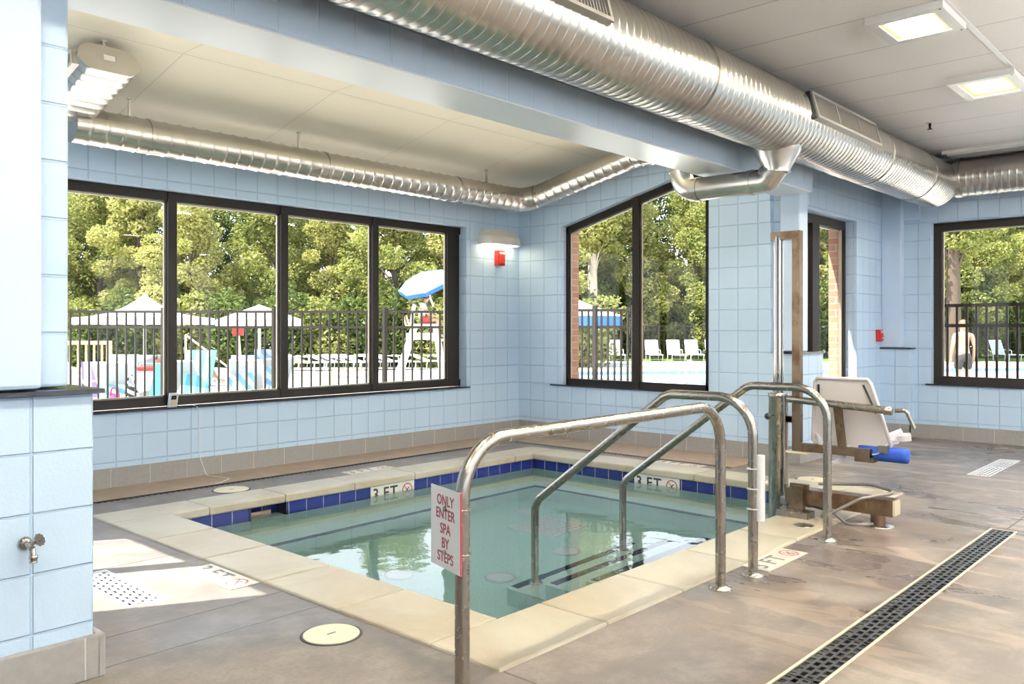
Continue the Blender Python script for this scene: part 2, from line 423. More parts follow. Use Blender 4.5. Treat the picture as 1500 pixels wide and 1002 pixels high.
def wall_xz(x0, x1, yi, yo, z0, z1, op, mb=None, split=.18):
    """wall along x; inner face yi, outer yo; op = (xa, xb, za, zb) opening; blocks inside, brick outside"""
    mb = mb or MB(); s = 1 if yo > yi else -1; ym = yi+s*split
    for k, (a, b, ins) in enumerate(((yi, ym, 0), (ym, yo, .02))):
        mb.cur = k
        xa, xb, za, zb = op; xa += ins; xb -= ins; zb -= ins
        mb.box(x0, xa, a, b, z0, z1); mb.box(xb, x1, a, b, z0, z1)
        mb.box(xa, xb, a, b, z0, za); mb.box(xa, xb, a, b, zb, z1)
    return mb
struct('wall_back', wall_xz(.88, 7.69, YB, 6.94, -.4, 2.80, (2.0, 6.52, .578, 2.36)), ['blocks', 'brick'])
struct('wall_recess', wall_xz(7.585, 10.4, YJ, 3.67, -.4, CE, (7.76, 9.24, .2, 2.40)), ['blocks', 'brick'])
def wall_yz(x0, x1, y0, y1, z0, z1, op, mb=None, split=.18):
    mb = mb or MB(); xm = x0+split if x1 > x0 else x0-split
    for k, (a, b, ins) in enumerate(((x0, xm, 0), (xm, x1, .02))):
        mb.cur = k; ya, yb, za, zb = op; ya += ins; yb -= ins; zb -= ins
        mb.box(a, b, y0, ya, z0, z1); mb.box(a, b, yb, y1, z0, z1); mb.box(a, b, ya, yb, z0, za); mb.box(a, b, ya, yb, zb, z1)
    return mb
struct('wall_far', wall_yz(XF, 10.42, -4.5, YJ, -.4, CE, (.45, 2.87, .60, 2.42)), ['blocks', 'brick'])
struct('wall_left', wall_yz(XL, .88, 3.45, 6.64, -.4, 2.84, (4.03, 5.65, .58, 2.57), split=.06), ['blocks', 'brick'])
# gable wall with its sloping window head
HS = .257; HY, HZ = 5.997, 2.391                       # head slope, low corner
def head(y): return HZ+HS*(HY-y)
gm = MB()
for k, (xa, xb, ins) in enumerate(((XG, XG+.18, 0), (XG+.18, 7.69, .02))):
    gm.cur = k; d = (xb-xa, 0, 0)
    def P(*yz): gm.prism([(xa, y, z) for y, z in yz], d)
    ya, yb = HY-ins, 4.13+ins
    P((6.64, -.4), (6.64, ceil_z(6.64)), (ya, ceil_z(ya)), (ya, -.4))
    P((ya, -.4), (ya, .59), (yb, .59), (yb, -.4))
    P((ya, head(ya)-ins), (ya, ceil_z(ya)), (5.4, CE), (yb, CE), (yb, head(yb)-ins))
    P((yb, -.4), (yb, CE), (3.49, CE), (3.49, -.4))
gm.cur = 0
gm.box(XG, 7.585, 3.37, 3.49, -.4, 1.0); gm.box(XG, 7.93, 3.21, 3.37, -.4, 1.0); gm.box(XG+.07, 7.69, 3.40, 3.49, 1.0, CE)
struct('wall_gable', gm, ['blocks', 'brick'])
struct('trim_3', MB().box(XG+.01, 7.585, 3.21, 3.40, 1.022, CE, .012), 'blue_paint')      # smooth boxed column at the beam's end
struct('trim_4', MB().box(XG-.02, 7.95, 3.19, 3.42, 1.0, 1.016), 'black_stone')
# far corner plinth and column
struct('trim_6', MB().box(9.97, XF, 3.05, YJ, 0, 1.0), 'blocks')
struct('trim_7', MB().box(9.95, XF, 3.03, YJ, 1.0, 1.018), 'black_stone')
struct('trim_8', MB().box(10.0, XF, 3.15, YJ, 1.018, CE, .012), 'blue_paint')
struct('trim_9', MB().box(10.07, XF, 2.98, 3.15, 2.46, CE), 'blue_paint')
# big pillar on the left, in the beam's line
struct('wall_pillar', MB().box(-1.6, 1.19, 3.09, 3.45, 0, 1.0, .012), 'pillar_blocks')
struct('trim_10', MB().box(-1.6, 1.215, 3.062, 3.45, 1.0, 1.016), 'black_stone')
struct('trim_11', MB().box(-1.6, 1.145, 3.2, 3.45, 1.02, CE, .012), 'pillar_blocks')
struct('trim_12', MB().box(-1.6, 1.03, 3.115, 3.2, 1.02, CE, .015), 'blue_paint')
# beam
struct('beam', MB().box(1.145, XG+.01, 3.09, 3.43, 2.47, CE), 'beam_blocks')
struct('trim_13', MB().box(1.145, XG, 3.096, 3.435, 2.462, 2.47), 'soffit_paint')
# ceilings
struct('ceiling', MB().box(-4, 10.2, -4.5, 3.09, CE, CE+.05), 'ceiling')
am = MB().box(.88, 7.6, 3.43, 5.4, CE, CE+.05)
struct('ceiling_alcove', am, 'alcove_ceiling')
struct('ceiling_slope', MB().prism([(.88, 5.4, CE), (.88, 6.9, ceil_z(6.9)), (.88, 6.9, ceil_z(6.9)+.05), (.88, 5.4, CE+.05)], (6.72, 0, 0)), 'alcove_ceiling')
MAT['roofing'] = flat('roofing', (.18, .17, .16), .9)
rm = MB().box(-4.2, 10.9, -4.6, 3.45, CE+.06, CE+.12).box(7.72, 10.9, 3.45, 3.94, CE+.06, CE+.12).box(.84, 7.72, 3.45, 5.4, CE+.06, CE+.12)
rm.prism([(.84, 5.4, CE+.06), (.84, 7.30, CE+.06-.22*1.9), (.84, 7.30, CE+.12-.22*1.9), (.84, 5.4, CE+.12)], (6.88, 0, 0))
struct('roof', rm, 'roofing')
# rear and side walls of the main room, behind the camera
rw = MB().box(-4, 10.4, -4.65, -4.5, -.4, .6).box(-4, 10.4, -4.65, -4.5, 2.75, CE)
for a, b in ((-4, -3.2), (-.6, .2), (2.8, 3.6), (6.2, 7.0), (9.6, 10.4)): rw.box(a, b, -4.65, -4.5, .6, 2.75)
struct('wall_rear', rw, 'blocks')
struct('wall_side', MB().box(-4.15, -4, -4.65, 3.45, -.4, CE).box(-4, -1.6, 3.2, 3.45, -.4, CE), 'blocks')
# painted T-bar crossing the main ceiling
struct('trim_14', MB().box(-4, 10.1, 1.37, 1.40, CE-.004, CE), 'white_plastic')
# base tiles
H = .155
struct('baseboard_back', MB().box(XL, XG, YB-.012, YB, 0, H), 'base_tile')
struct('baseboard_gable', MB().box(XG-.012, XG, 3.21, YB-.012, 0, H).box(XG-.012, 7.93, 3.198, 3.21, 0, H).box(7.93, 7.942, 3.198, YJ-.012, 0, H), 'base_tile')
struct('baseboard_recess', MB().box(7.942, 9.958, YJ-.012, YJ, 0, H), 'base_tile')
struct('baseboard_far', MB().box(9.958, 9.97, 3.038, YJ, 0, H).box(9.958, XF, 3.038, 3.05, 0, H).box(XF-.012, XF, -4.5, 3.038, 0, H), 'base_tile')
struct('baseboard_left', MB().box(XL, XL+.012, 3.47, YB-.012, 0, H), 'base_tile')
struct('baseboard_pillar', MB().box(-1.6, 1.20, 3.062, 3.09, 0, .15, .004).box(1.19, 1.218, 3.062, 3.47, 0, .15, .004), 'base_tile')

# ------------------------------------------------------------------ windows
def win_part(name, mb, mat, parent):
    return obj(name, mb, mat, parent)
# window_1 : four panes in the back wall
w = MB(); ya, yb = 6.74, 6.80; x0, x1, z0, z1 = 2.0, 6.52, .595, 2.36
mul = [3.21, 4.267, 5.32]
zi, zo = z0+.075, z1-.075
w.box(x0, x0+.085, ya, yb, zi, zo); w.box(6.325, x1-.10, ya, yb, zi, zo); w.box(x1-.10, x1, ya+.02, yb, zi, zo)
w.box(x0, x1, ya, yb, z1-.075, z1); w.box(x0, x1, ya, yb, z0, z0+.075)
for m in mul: w.box(m-.037, m+.037, ya-.012, yb-.001, z0+.001, z1-.001)
o = struct('window_1', w, 'bronze')
st = MB(); edges = [x0+.085]+mul+[6.325]
for a, b in zip(edges[:-1], edges[1:]):
    a += .037 if a in mul else 0; b -= .037 if b in mul else 0
    win_part('pane', MB().box(a, b, 6.765, 6.771, z0+.07, z1-.07), 'glass', o)
    st = MB()
    st.box(a, a+.016, 6.772, 6.79, z0+.075, z1-.075); st.box(b-.016, b, 6.772, 6.79, z0+.075, z1-.075); st.box(a, b, 6.772, 6.79, z1-.092, z1-.075); st.box(a, b, 6.772, 6.79, z0+.075, z0+.088)
    win_part('glazing_stop', st, 'bronze_light', o)
win_part('window_sill', MB().box(x0-.02, x1+.03, YB-.03, 6.75, .578, .592), 'black_stone', o)
# window_2 : raked window in the gable wall
xa, xb = 7.48, 7.54
w = MB(); yl, yr = 6.05, 4.13; f = .085
def hz(y): return 2.40+HS*(6.05-y)
def PW(mb, xs, *yz): mb.prism([(xs[0], y, z) for y, z in yz], (xs[1]-xs[0], 0, 0))
PW(w, (xa, xb), (yl, .59), (yl, hz(yl)), (yl-f, hz(yl-f)), (yl-f, .59))
PW(w, (xa, xb), (yr, .59), (yr, hz(yr)), (yr+f, hz(yr+f)), (yr+f, .59))
PW(w, (xa, xb), (yl, .59), (yl, .665), (yr, .665), (yr, .59))
PW(w, (xa, xb), (yl, hz(yl)), (yr, hz(yr)), (yr, hz(yr)-.10), (yl, hz(yl)-.10))
PW(w, (xa-.012, xb), (5.085, .59), (5.085, hz(5.085)-.01), (5.005, hz(5.005)-.01), (5.005, .59))
o = struct('window_2', w, 'bronze')
for a, b in ((yl-f, 5.085), (5.005, yr+f)):
    g = MB(); PW(g, (7.505, 7.511), (a, .66), (a, hz(a)-.095), (b, hz(b)-.095), (b, .66)); win_part('pane', g, 'glass', o)
    g = MB(); PW(g, (7.512, 7.53), (a, .66), (a, hz(a)-.095), (a-.016, hz(a-.016)-.095), (a-.016, .66)); PW(g, (7.512, 7.53), (b+.016, .66), (b+.016, hz(b)-.095), (b, hz(b)-.095), (b, .66))
    PW(g, (7.512, 7.53), (a, hz(a)-.10), (b, hz(b)-.10), (b, hz(b)-.116), (a, hz(a)-.116)); win_part('glazing_stop', g, 'bronze_light', o)
win_part('window_sill', MB().box(XG-.03, xa+.01, 4.13, 6.14, .585, .60), 'black_stone', o)
# window_3 : narrow tall window in the recess wall
w = MB(); ya, yb = 3.49, 3.55; x0, x1, z0, z1 = 7.76, 9.24, .2, 2.40
w.box(x0, x0+.06, ya, yb, z0+.075, z1-.09).box(x1-.06, x1, ya, yb, z0+.075, z1-.09).box(8.36, 8.53, ya, yb, z0+.075, z1-.09).box(x0, x1, ya, yb, z1-.09, z1).box(x0, x1, ya, yb, z0, z0+.075)
o = struct('window_3', w, 'bronze')
for a, b in ((x0+.055, 8.365), (8.525, x1-.055)): win_part('pane', MB().box(a, b, 3.515, 3.521, z0+.07, z1-.085), 'glass', o)
win_part('glazing_stop', MB().box(8.53, 8.545, 3.522, 3.54, z0+.075, z1-.09).box(x1-.08, x1-.06, 3.505, 3.54, z0+.075, z1-.09).box(8.545, x1-.08, 3.522, 3.54, z1-.11, z1-.09), 'bronze_light', o)
win_part('window_sill', MB().box(x0-.02, x1+.02, YJ-.02, 3.50, .185, .20), 'black_stone', o)
# window_4 : wide window in the far wall
w = MB(); xa, xb = 10.22, 10.28; y0, y1, z0, z1 = .45, 2.87, .615, 2.42
w.box(xa, xb, y1-.085, y1, z0+.085, z1-.085).box(xa, xb, y0, y0+.085, z0+.085, z1-.085).box(xa, xb, y0, y1, z1-.085, z1).box(xa, xb, y0, y1, z0, z0+.085).box(xa, xb, 1.30, 1.375, z0+.085, z1-.085)
o = struct('window_4', w, 'bronze')
for a, b in ((y0+.08, 1.30), (1.375, y1-.08)):
    win_part('pane', MB().box(10.245, 10.251, a, b, z0+.08, z1-.08), 'glass', o)
    win_part('glazing_stop', MB().box(10.252, 10.27, b-.02, b-.005, z0+.085, z1-.085).box(10.252, 10.27, a, b, z1-.10, z1-.085), 'bronze_light', o)
win_part('window_sill', MB().box(XF-.03, xa+.01, y0-.03, y1+.05, .60, .615), 'black_stone', o)
# window_5 : in the alcove's left wall, hidden behind the pillar; the sun falls through it onto the deck
w = MB(); xa, xb = .885, .925; y0, y1, z0, z1 = 4.03, 5.65, .58, 2.57
w.box(xa, xb, y0, y0+.03, z0, z1).box(xa, xb, y1-.03, y1, z0, z1).box(xa, xb, y0, y1, z1-.03, z1).box(xa, xb, y0, y1, z0, z0+.07).box(xa, xb, 4.765, 4.875, z0, z1)
o = struct('window_5', w, 'bronze')
for a, b in ((y0+.03, 4.765), (4.875, y1-.03)): win_part('pane', MB().box(.90, .906, a, b, z0+.06, z1-.03), 'glass', o)

# ------------------------------------------------------------------ spa
spa = thing('spa', 'sunken square spa with cream stone coping and navy waterline tiles', 'spa', (4.37, 3.89, -1.05))
IX0, IX1, IY0, IY1 = 2.56, 6.20, 2.42, 5.385           # inner edge of coping
OX0, OX1, OY0, OY1 = 2.17, 6.56, 2.045, 5.72
def cop(x0, x1, y0, y1): obj('coping_stone', MB().box(x0, x1, y0, y1, -.05, .012, .012), 'coping', spa)
g = .0015
n = 7; xs = [OX0+(OX1-OX0)*k/n for k in range(n+1)]; xs[1], xs[-2] = IX0+.27, IX1-.26
for a, b in zip(xs[:-1], xs[1:]):
    cop(a+g, b-g, OY0, IY0); cop(a+g, b-g, IY1, OY1)
ys = [IY0+(IY1-IY0)*k/5 for k in range(6)]
for a, b in zip(ys[:-1], ys[1:]):
    cop(OX0, IX0, a+g, b-g); cop(IX1, OX1, a+g, b-g)
TX0, TX1, TY0, TY1 = IX0-.02, IX1+.02, IY0-.02, IY1+.02
t = .15; zt, zb_ = -.045, -.205; SK0, SK1 = 3.14, 3.45
mb = MB()
mb.box(TX0-t, SK0, TY1, TY1+t, zb_, zt).box(SK1, TX1+t, TY1, TY1+t, zb_, zt).box(SK0, SK1, TY1+.12, TY1+t, zb_, zt)
mb.box(TX0-t, TX1+t, TY0-t, TY0, zb_, zt).box(TX0-t, TX0, TY0, TY1, zb_, zt).box(TX1, TX1+t, TY0, TY1, zb_, zt)
obj('waterline_tiles', mb, 'blue_tile', spa)
zf = -1.05
mb = MB().box(TX0-t, TX1+t, TY1, TY1+t, zf, zb_).box(TX0-t, TX1+t, TY0-t, TY0, zf, zb_).box(TX0-t, TX0, TY0, TY1, zf, zb_).box(TX1, TX1+t, TY0, TY1, zf, zb_)
obj('basin_wall', mb, 'plaster', spa)
obj('basin_floor', MB().box(TX0-t, TX1+t, TY0-t, TY1+t, zf-.06, zf), 'plaster_floor', spa)
zs = -.575; by, bx = 5.04, 5.835
b = obj('bench', MB().box(TX0, TX1, by, TY1, zf, zs).box(bx, TX1, TY0, by, zf, zs), 'plaster', spa)
obj('bench_edge_tile', MB().box(TX0, bx, by-.004, by+.03, zs-.03, zs+.003).box(bx-.004, bx+.03, TY0, by+.03, zs-.03, zs+.003), 'dark_tile', b)
for k, (yn, z) in enumerate(((3.42, -.775), (3.12, -.525), (2.825, -.275))):
    s_ = obj('step', MB().box(3.70, 5.03, TY0, yn, zf if k == 0 else (-.775, -.525)[k-1], z), 'plaster', spa)
    obj('step_edge_tile', MB().box(3.74, 4.99, yn-.055, yn+.002, z-.03, z+.002), 'dark_tile', s_)
for a in (SK0-.004, SK1-.012): obj('skimmer_cheek', MB().box(a, a+.016, TY1-.004, TY1+.12, zb_, zt), 'dark_tile', spa)
obj('skimmer_weir', MB().box(SK0+.012, SK1-.10, TY1+.06, TY1+.07, zb_, -.10), 'brown_strip', spa)
mb = MB(); gx, gy = 5.15, 4.32
mb.box(gx-.23, gx+.23, gy-.23, gy+.23, zf, zf+.012)
obj('drain_cover', mb, 'white_plastic', spa)
mb = MB()
for k in range(-3, 4):
    mb.box(gx+k*.06-.006, gx+k*.06+.006, gy-.21, gy+.21, zf+.012, zf+.02); mb.box(gx-.21, gx+.21, gy+k*.06-.006, gy+k*.06+.006, zf+.012, zf+.02)
obj('drain_grate', mb, 'white_tile', spa)
for (x, y) in ((4.01, 3.77), (4.735, 3.80), (4.61, 4.84), (5.40, 4.76), (3.6, 4.3)):
    obj('floor_inlet', MB().lathe((x, y, zf), [(.105, 0), (.105, .008), (.07, .016), (.03, .012)], 24), 'white_plastic', spa)
obj('jet', MB().lathe((5.0, by, -.72), [(.06, 0), (.06, -.012), (.03, -.016)], 18, 'y'), 'white_plastic', spa)
obj('jet', MB().lathe((bx, 3.3, -.72), [(.06, 0), (.06, -.012), (.03, -.016)], 18, 'x'), 'white_plastic', spa)
ZW = -.125
wm = MB().add([(TX0, TY0, ZW), (TX1, TY0, ZW), (TX1, TY1, ZW), (TX0, TY1, ZW), (SK0, TY1, ZW), (SK1, TY1, ZW), (SK1, TY1+.12, ZW), (SK0, TY1+.12, ZW)], [(0, 1, 2, 3), (4, 5, 6, 7)])
o = obj('spa_water', wm, 'water'); tag(o, 'still clear green-tinted water filling the sunken spa', 'water'); o['kind'] = 'stuff'

# depth markers : white tile panels in the waterline and on the deck
def marker(name, label, group, mapf, w, h, tmat, ink, size, deck=False):
    mb = MB()
    c = [mapf(a*w/2, b*h/2, d) for d in (0, .004) for a, b in ((-1, -1), (1, -1), (1, 1), (-1, 1))]
    mb.add(c, [(3, 2, 1, 0), (4, 5, 6, 7), (0, 1, 5, 4), (1, 2, 6, 5), (2, 3, 7, 6), (3, 0, 4, 7)])
    r = thing(name, label, 'depth marker', mapf(0, 0, 0), group)
    obj('marker_tile', mb, tmat, r)
    up = lambda x, y, d: mapf(x, y, .004+d)
    obj('lettering', text_mb('3', size, lambda x, y, d: up(x*.95-w*.39, y, d), bold=.002), ink, r)
    obj('lettering', text_mb('FT', size, lambda x, y, d: up(x-w*.06, y, d), bold=.002, spacing=1.15), ink, r)
    m2 = MB(); no_dive(m2, lambda x, y, d: up(x+w*.335, y, d), h*.36)
    obj('no_diving_symbol', m2, ['red_ink', ink], r)
    return r
wl = dict(w=.46, h=.155, tmat='white_tile', ink='ink', size=.135)
marker('depth_marker', '3 FT tile depth marker in the waterline below the window wall side coping', None,
       lambda x, y, d: (4.45+x, TY1-d, -.122+y), **wl)
marker('depth_marker', '3 FT tile depth marker in the waterline on the raked-window side of the spa', None,
       lambda x, y, d: (TX1-d, 3.98-x, -.122+y), **wl)
dk = dict(w=.47, h=.15, tmat='deck_tile', ink='faded_ink', size=.14)
marker('depth_marker', '3 FT depth marker in the deck half in the sun patch beside the left coping', None, lambda x, y, d: (2.085+y, 3.86-x, .001+d), **dk)
marker('depth_marker', '3 FT depth marker in the deck at the foot of the stair handrails', None, lambda x, y, d: (4.23+x, 1.965+y, .001+d), **dk)
marker('depth_marker', '3 FT depth marker in the deck between back coping and slot drain', None, lambda x, y, d: (4.53+x, 5.83+y, .001+d), **dk)
marker('depth_marker', '3 FT depth marker in the deck between right coping and raked window', None, lambda x, y, d: (6.635+y, 4.0-x, .001+d), **dk)

# ------------------------------------------------------------------ drains, gratings, lids
def lid(x, y, r, label):
    o = thing('deck_lid', label, 'lid', (x, y, 0), 'round cream lids in the deck')  # round lid let into the deck
    obj('lid_plate', MB().lathe((x, y, 0), [(r, 0), (r, .004), (r*.96, .007), (r*.9, .006), (.0, .006)][:4], 40), 'cream_plastic', o)
    obj('lid_ring', MB().lathe((x, y, 0), [(r+.012, 0), (r+.012, .002), (r+.001, .0025)], 40), 'black_rubber', o)
    obj('lettering', MB().box(x-.02, x+.02, y-.005, y+.005, .006, .0068), 'faded_ink', o)
lid(1.99, 2.80, .112, 'round cream lid in the deck left of the near coping corner')
lid(3.27, 5.89, .13, 'round cream lid in the deck behind the back coping')
lid(6.68, 2.79, .12, 'round cream lid in the deck behind the pool lift post')
def slot_grate(name, label, x0, x1, y0, y1, nsec, along, frame, depth=.09, rows=3, pitch=.038, solid=.42, barf=.30):
    """trench with a frame and grate sections full of real slots"""
    root = thing(name, label, 'floor drain', ((x0+x1)/2, (y0+y1)/2, 0))
    obj('trench', MB().box(x0, x1, y0, y1, -depth-.01, -depth).box(x0-.01, x0, y0, y1, -depth, -.002).box(x1, x1+.01, y0, y1, -depth, -.002).box(x0, x1, y0-.01, y0, -depth, -.002).box(x0, x1, y1, y1+.01, -depth, -.002), 'dark_void', root)
    f = .011
    obj('frame', MB().box(x0, x1, y0, y0+f, -.03, .003).box(x0, x1, y1-f, y1, -.03, .003).box(x0, x0+f, y0+f, y1-f, -.03, .003).box(x1-f, x1, y0+f, y1-f, -.03, .003), frame, root)
    X0, X1, Y0, Y1 = x0+f, x1-f, y0+f, y1-f
    L, W = (X1-X0, Y1-Y0) if along == 'x' else (Y1-Y0, X1-X0)
    for k in range(nsec):
        a, b = L*k/nsec+.0015, L*(k+1)/nsec-.0015
        mb = MB(); rw = W/rows; bar_ = rw*barf
        th = .004
        def bx(l0, l1, w0, w1):
            if along == 'x': mb.box(X0+l0, X0+l1, Y0+w0, Y0+w1, -th, 0)
            else: mb.box(X0+w0, X0+w1, Y0+l0, Y0+l1, -th, 0)
        for r in range(rows+1):
            c = r*rw; bx(a, b, max(0, c-bar_/2), min(W, c+bar_/2))
        for r in range(rows):
            p = a+(pitch/2 if r % 2 else 0)
            bx(a, a+.012, r*rw+bar_/2, (r+1)*rw-bar_/2)
            while p < b:
                bx(max(a, p), min(b, p+pitch*solid), r*rw+bar_/2, (r+1)*rw-bar_/2); p += pitch
            bx(b-.012, b, r*rw+bar_/2, (r+1)*rw-bar_/2)
        obj('grate_section', mb, 'black_iron' if frame != 'white_plastic' else 'white_plastic', root)
    return root
slot_grate('trench_drain', 'long black slotted trench drain across the deck in front of the spa', *DR_N, 10, 'x', 'cream_plastic', rows=4, pitch=.058, solid=.40, barf=.34)
slot_grate('deck_drain', 'pale slotted drain in the sun patch beside the blue pillar', *GR_L, 1, 'y', 'white_plastic', rows=5, pitch=.065, solid=.40, barf=.45)
slot_grate('deck_drain', 'pale slotted drain in the deck before the far window', *GR_R, 2, 'x', 'white_plastic', rows=5, pitch=.075, solid=.28, barf=.28)
root = thing('slot_drain', 'narrow black slot drain running round the deck below two walls', 'floor drain', (6.76, 6.15, 0))
obj('channel', MB().box(1.0, 6.79, 6.12, 6.18, -.05, -.04).box(6.73, 6.79, 3.55, 6.12, -.05, -.04).box(1.0, 6.79, 6.118, 6.122, -.04, 0).box(1.0, 6.79, 6.178, 6.184, -.04, 0), 'dark_void', root)
mb = MB().box(1.0, 6.79, 6.122, 6.128, -.02, -.006).box(1.0, 6.79, 6.172, 6.178, -.02, -.006).box(6.732, 6.738, 3.55, 6.125, -.02, -.006).box(6.782, 6.788, 3.55, 6.125, -.02, -.006)
x = 1.02
while x < 6.73: mb.box(x, x+.02, 6.125, 6.175, -.02, -.006); x += .045
y = 3.56
while y < 6.12: mb.box(6.735, 6.785, y, y+.02, -.02, -.006); y += .045
obj('slat_grating', mb, 'black_iron', root)
# ------------------------------------------------------------------ ducts
def spiral(p, q, r, pitch, h, n=36, mb=None, e0=True, e1=True):
    """corrugated pipe from p to q"""
    p, q = Vector(p), Vector(q); L = (q-p).length; m = max(1, int(L/pitch)); pts = []; rad = []
    for k in range(m):
        for f, d in ((0, 0), (.06, 0), (.70, 0), (.78, h*.3), (.85, h), (.92, h*.3)):
            pts.append(p.lerp(q, (k+f)/m)); rad.append(r+d)
    pts.append(q); rad.append(r)
    mb = mb or MB(); mb.sweep(pts, rad, n); return mb
def collar(mb, c, d, r, w=.03, n=36):
    d = Vector(d).normalized(); c = Vector(c); mb.cyl(c-d*w/2, c+d*w/2, r, n); return mb
def register(name, parent, c, ax, nrm, L, Hh, cells, flip=False):
    """framed grille on the side of a duct; ax along the duct, nrm outward"""
    c, ax, nrm = Vector(c), Vector(ax).normalized(), Vector(nrm).normalized(); up = nrm.cross(ax).normalized()
    mb = MB(); fw = .022; d = .055
    for sgn in (-1, 1):
        mb.obox(c+up*sgn*(Hh/2-fw/2)-nrm*(d/2-.012), ax, up, nrm, L/2, fw/2, d/2)
        mb.obox(c+ax*sgn*(L/2-fw/2)-nrm*(d/2-.012), ax, up, nrm, fw/2, Hh/2-fw, d/2)
    for k in range(1, cells): mb.obox(c+ax*(-L/2+L*k/cells), ax, up, nrm, .008, Hh/2-fw, .011)
    o = obj(name, mb, 'grille', parent)
    mb = MB(); m = int((L-2*fw)/.026)
    for k in range(m): mb.obox(c+ax*(-L/2+fw+(k+.5)*(L-2*fw)/m)-nrm*.010, ax, up, nrm, .003, Hh/2-fw, .012)
    obj('louvers', mb, 'grille', o)
    obj('duct_opening', MB().obox(c-nrm*.03, ax, up, nrm, L/2-fw, Hh/2-fw, .004), 'dark_void', o)
    obj('end_gasket', MB().obox(c-ax*(L/2+.012)-nrm*.03, ax, up, nrm, .012, Hh/2, .03), 'black_rubber', o)
duct = thing('supply_duct', 'large ribbed galvanised supply duct running under the main ceiling along the beam', 'duct', (6.0, 2.741, 2.79))
MY, MZ, MR = 2.741, 2.793, .252
mb = spiral((-4, MY, MZ), (9.72, MY, MZ), MR, .066, .0045, 40)
mb.sweep([(9.72, MY, MZ), (9.80, MY, MZ), (9.86, MY, MZ), (9.90, MY, MZ)], [MR, MR*.95, MR*.82, MR*.6], 40)
obj('duct_run', mb, 'duct', duct)
for x in (2.05, 4.6, 7.75, 9.0):
    obj('joint_collar', collar(MB(), (x, MY, MZ), (1, 0, 0), MR+.009, .035, 40), 'duct', duct)
nn = Vector((0, -.965, .264))
for (xa, xb) in ((2.12, 3.44), (5.98, 7.30)):
    register('supply_register', duct, Vector(((xa+xb)/2, MY, MZ))+nn*(MR+.012), (1, 0, 0), nn, xb-xa, .21, 3)
mb = spiral((9.85, 2.66, 2.84), (9.85, -4.4, 2.84), .20, .066, .006, 36); obj('side_run', mb, 'duct', duct)
obj('joint_collar', collar(MB(), (9.85, 2.50, 2.84), (0, 1, 0), .212, .05), 'duct', duct)
BX = 5.99
obj('branch_boot', MB().lathe((BX, MY+.03, 2.40), [(.098, 0), (.098, .03), (.17, .15), (.185, .22)], 28), 'duct', duct)
pts = fillet([(BX, MY+.03, 2.43), (BX, MY+.03, 2.355), (BX, 3.60, 2.355), (BX, 3.60, 2.95)], [.001, .14], 6)
pts = fillet([(BX, MY+.03, 2.45), (BX, 2.86, 2.352), (BX, 3.60, 2.352), (BX, 3.60, 2.95)], [.06, .15], 6)
obj('branch_pipe', MB().sweep(pts, .092, 28), 'duct', duct)
for c, d in (((BX, 2.98, 2.352), (0, 1, 0)), ((BX, 3.44, 2.352), (0, 1, 0)), ((BX, 3.60, 2.52), (0, 0, 1)), ((BX, 2.83, 2.39), (0, .7, -.7))):
    obj('branch_collar', collar(MB(), c, d, .098, .035, 28), 'duct', duct)
for x in (-1, 2, 5, 8): obj('hanger_strap', MB().box(x-.012, x+.012, MY-.01, MY+.01, MZ+MR-.004, CE), 'duct', duct)

alc = thing('alcove_duct', 'slim ribbed galvanised duct run along the window wall of the spa alcove', 'duct', (4.4, 6.17, 2.65))
r = .127
mb = spiral((2.22, 6.17, 2.648), (6.88, 6.17, 2.648), r, .11, .006, 28); obj('duct_run', mb, 'duct', alc)
for x in (2.75, 4.3, 5.9): obj('joint_collar', collar(MB(), (x, 6.17, 2.648), (1, 0, 0), r+.007, .03, 28), 'duct', alc)
obj('duct_elbow', MB().sweep([(6.82, 6.17, 2.648), (6.90, 6.15, 2.655), (6.96, 6.09, 2.668), (6.985, 6.02, 2.683)], r+.004, 28), 'duct', alc)
mb = spiral((6.99, 6.02, 2.683), (6.99, 4.72, 2.683+.215*1.30), r-.005, .11, .004, 28)
mb = spiral((6.99, 4.72, 2.683+.215*1.30), (6.99, 3.5, 2.95), r-.005, .11, .004, 28, mb); obj('gable_run', mb, 'duct', alc)
for x in (2.62, 4.05, 6.35):
    obj('hanger_rod', MB().box(x-.008, x+.008, 6.162, 6.178, 2.77, ceil_z(6.17)+.002).box(x-.016, x+.016, 6.155, 6.185, ceil_z(6.17)-.008, ceil_z(6.17)+.004), 'duct', alc)
# flat-oval trunk climbing with the ceiling
c0, c1 = Vector((2.175, 6.12, 2.735)), Vector((2.175, 5.42, 2.915)); d = (c1-c0).normalized(); nrm = Vector((0, -d.z, d.y)); nrm = nrm if nrm.z > 0 else -nrm
hw, hr = .10, .085
def oval(c, k, n=12):
    vs = []
    for s_, off in ((1, PI/2), (-1, -PI/2)):
        for i in range(n+1):
            a = -PI/2+PI*i/n
            u = s_*(hw+hr*k*math.cos(a)); w = s_*hr*k*math.sin(a)
            vs.append(c+Vector((1, 0, 0))*u+nrm*w)
    return vs
mb = MB(); rings = []; m = 9
for k in range(m):
    for f, s_ in ((0, 1), (.1, 1), (.80, 1), (.86, 1.02), (.92, 1.02)): rings.append(oval(c0.lerp(c1, (k+f)/m), s_))
rings.append(oval(c1, 1)); n = len(rings[0])
mb.add([p for r_ in rings for p in r_], [(i*n+k, i*n+(k+1) % n, (i+1)*n+(k+1) % n, (i+1)*n+k) for i in range(len(rings)-1) for k in range(n)], True)
mb.add(rings[0], [tuple(range(n))[::-1]])
ov = obj('oval_trunk', mb, 'duct', alc)
mb = MB(); mb.prism(oval(c1, 1.04), d*.012); obj('end_cap', mb, 'duct', ov)
cc = c1+d*.0125
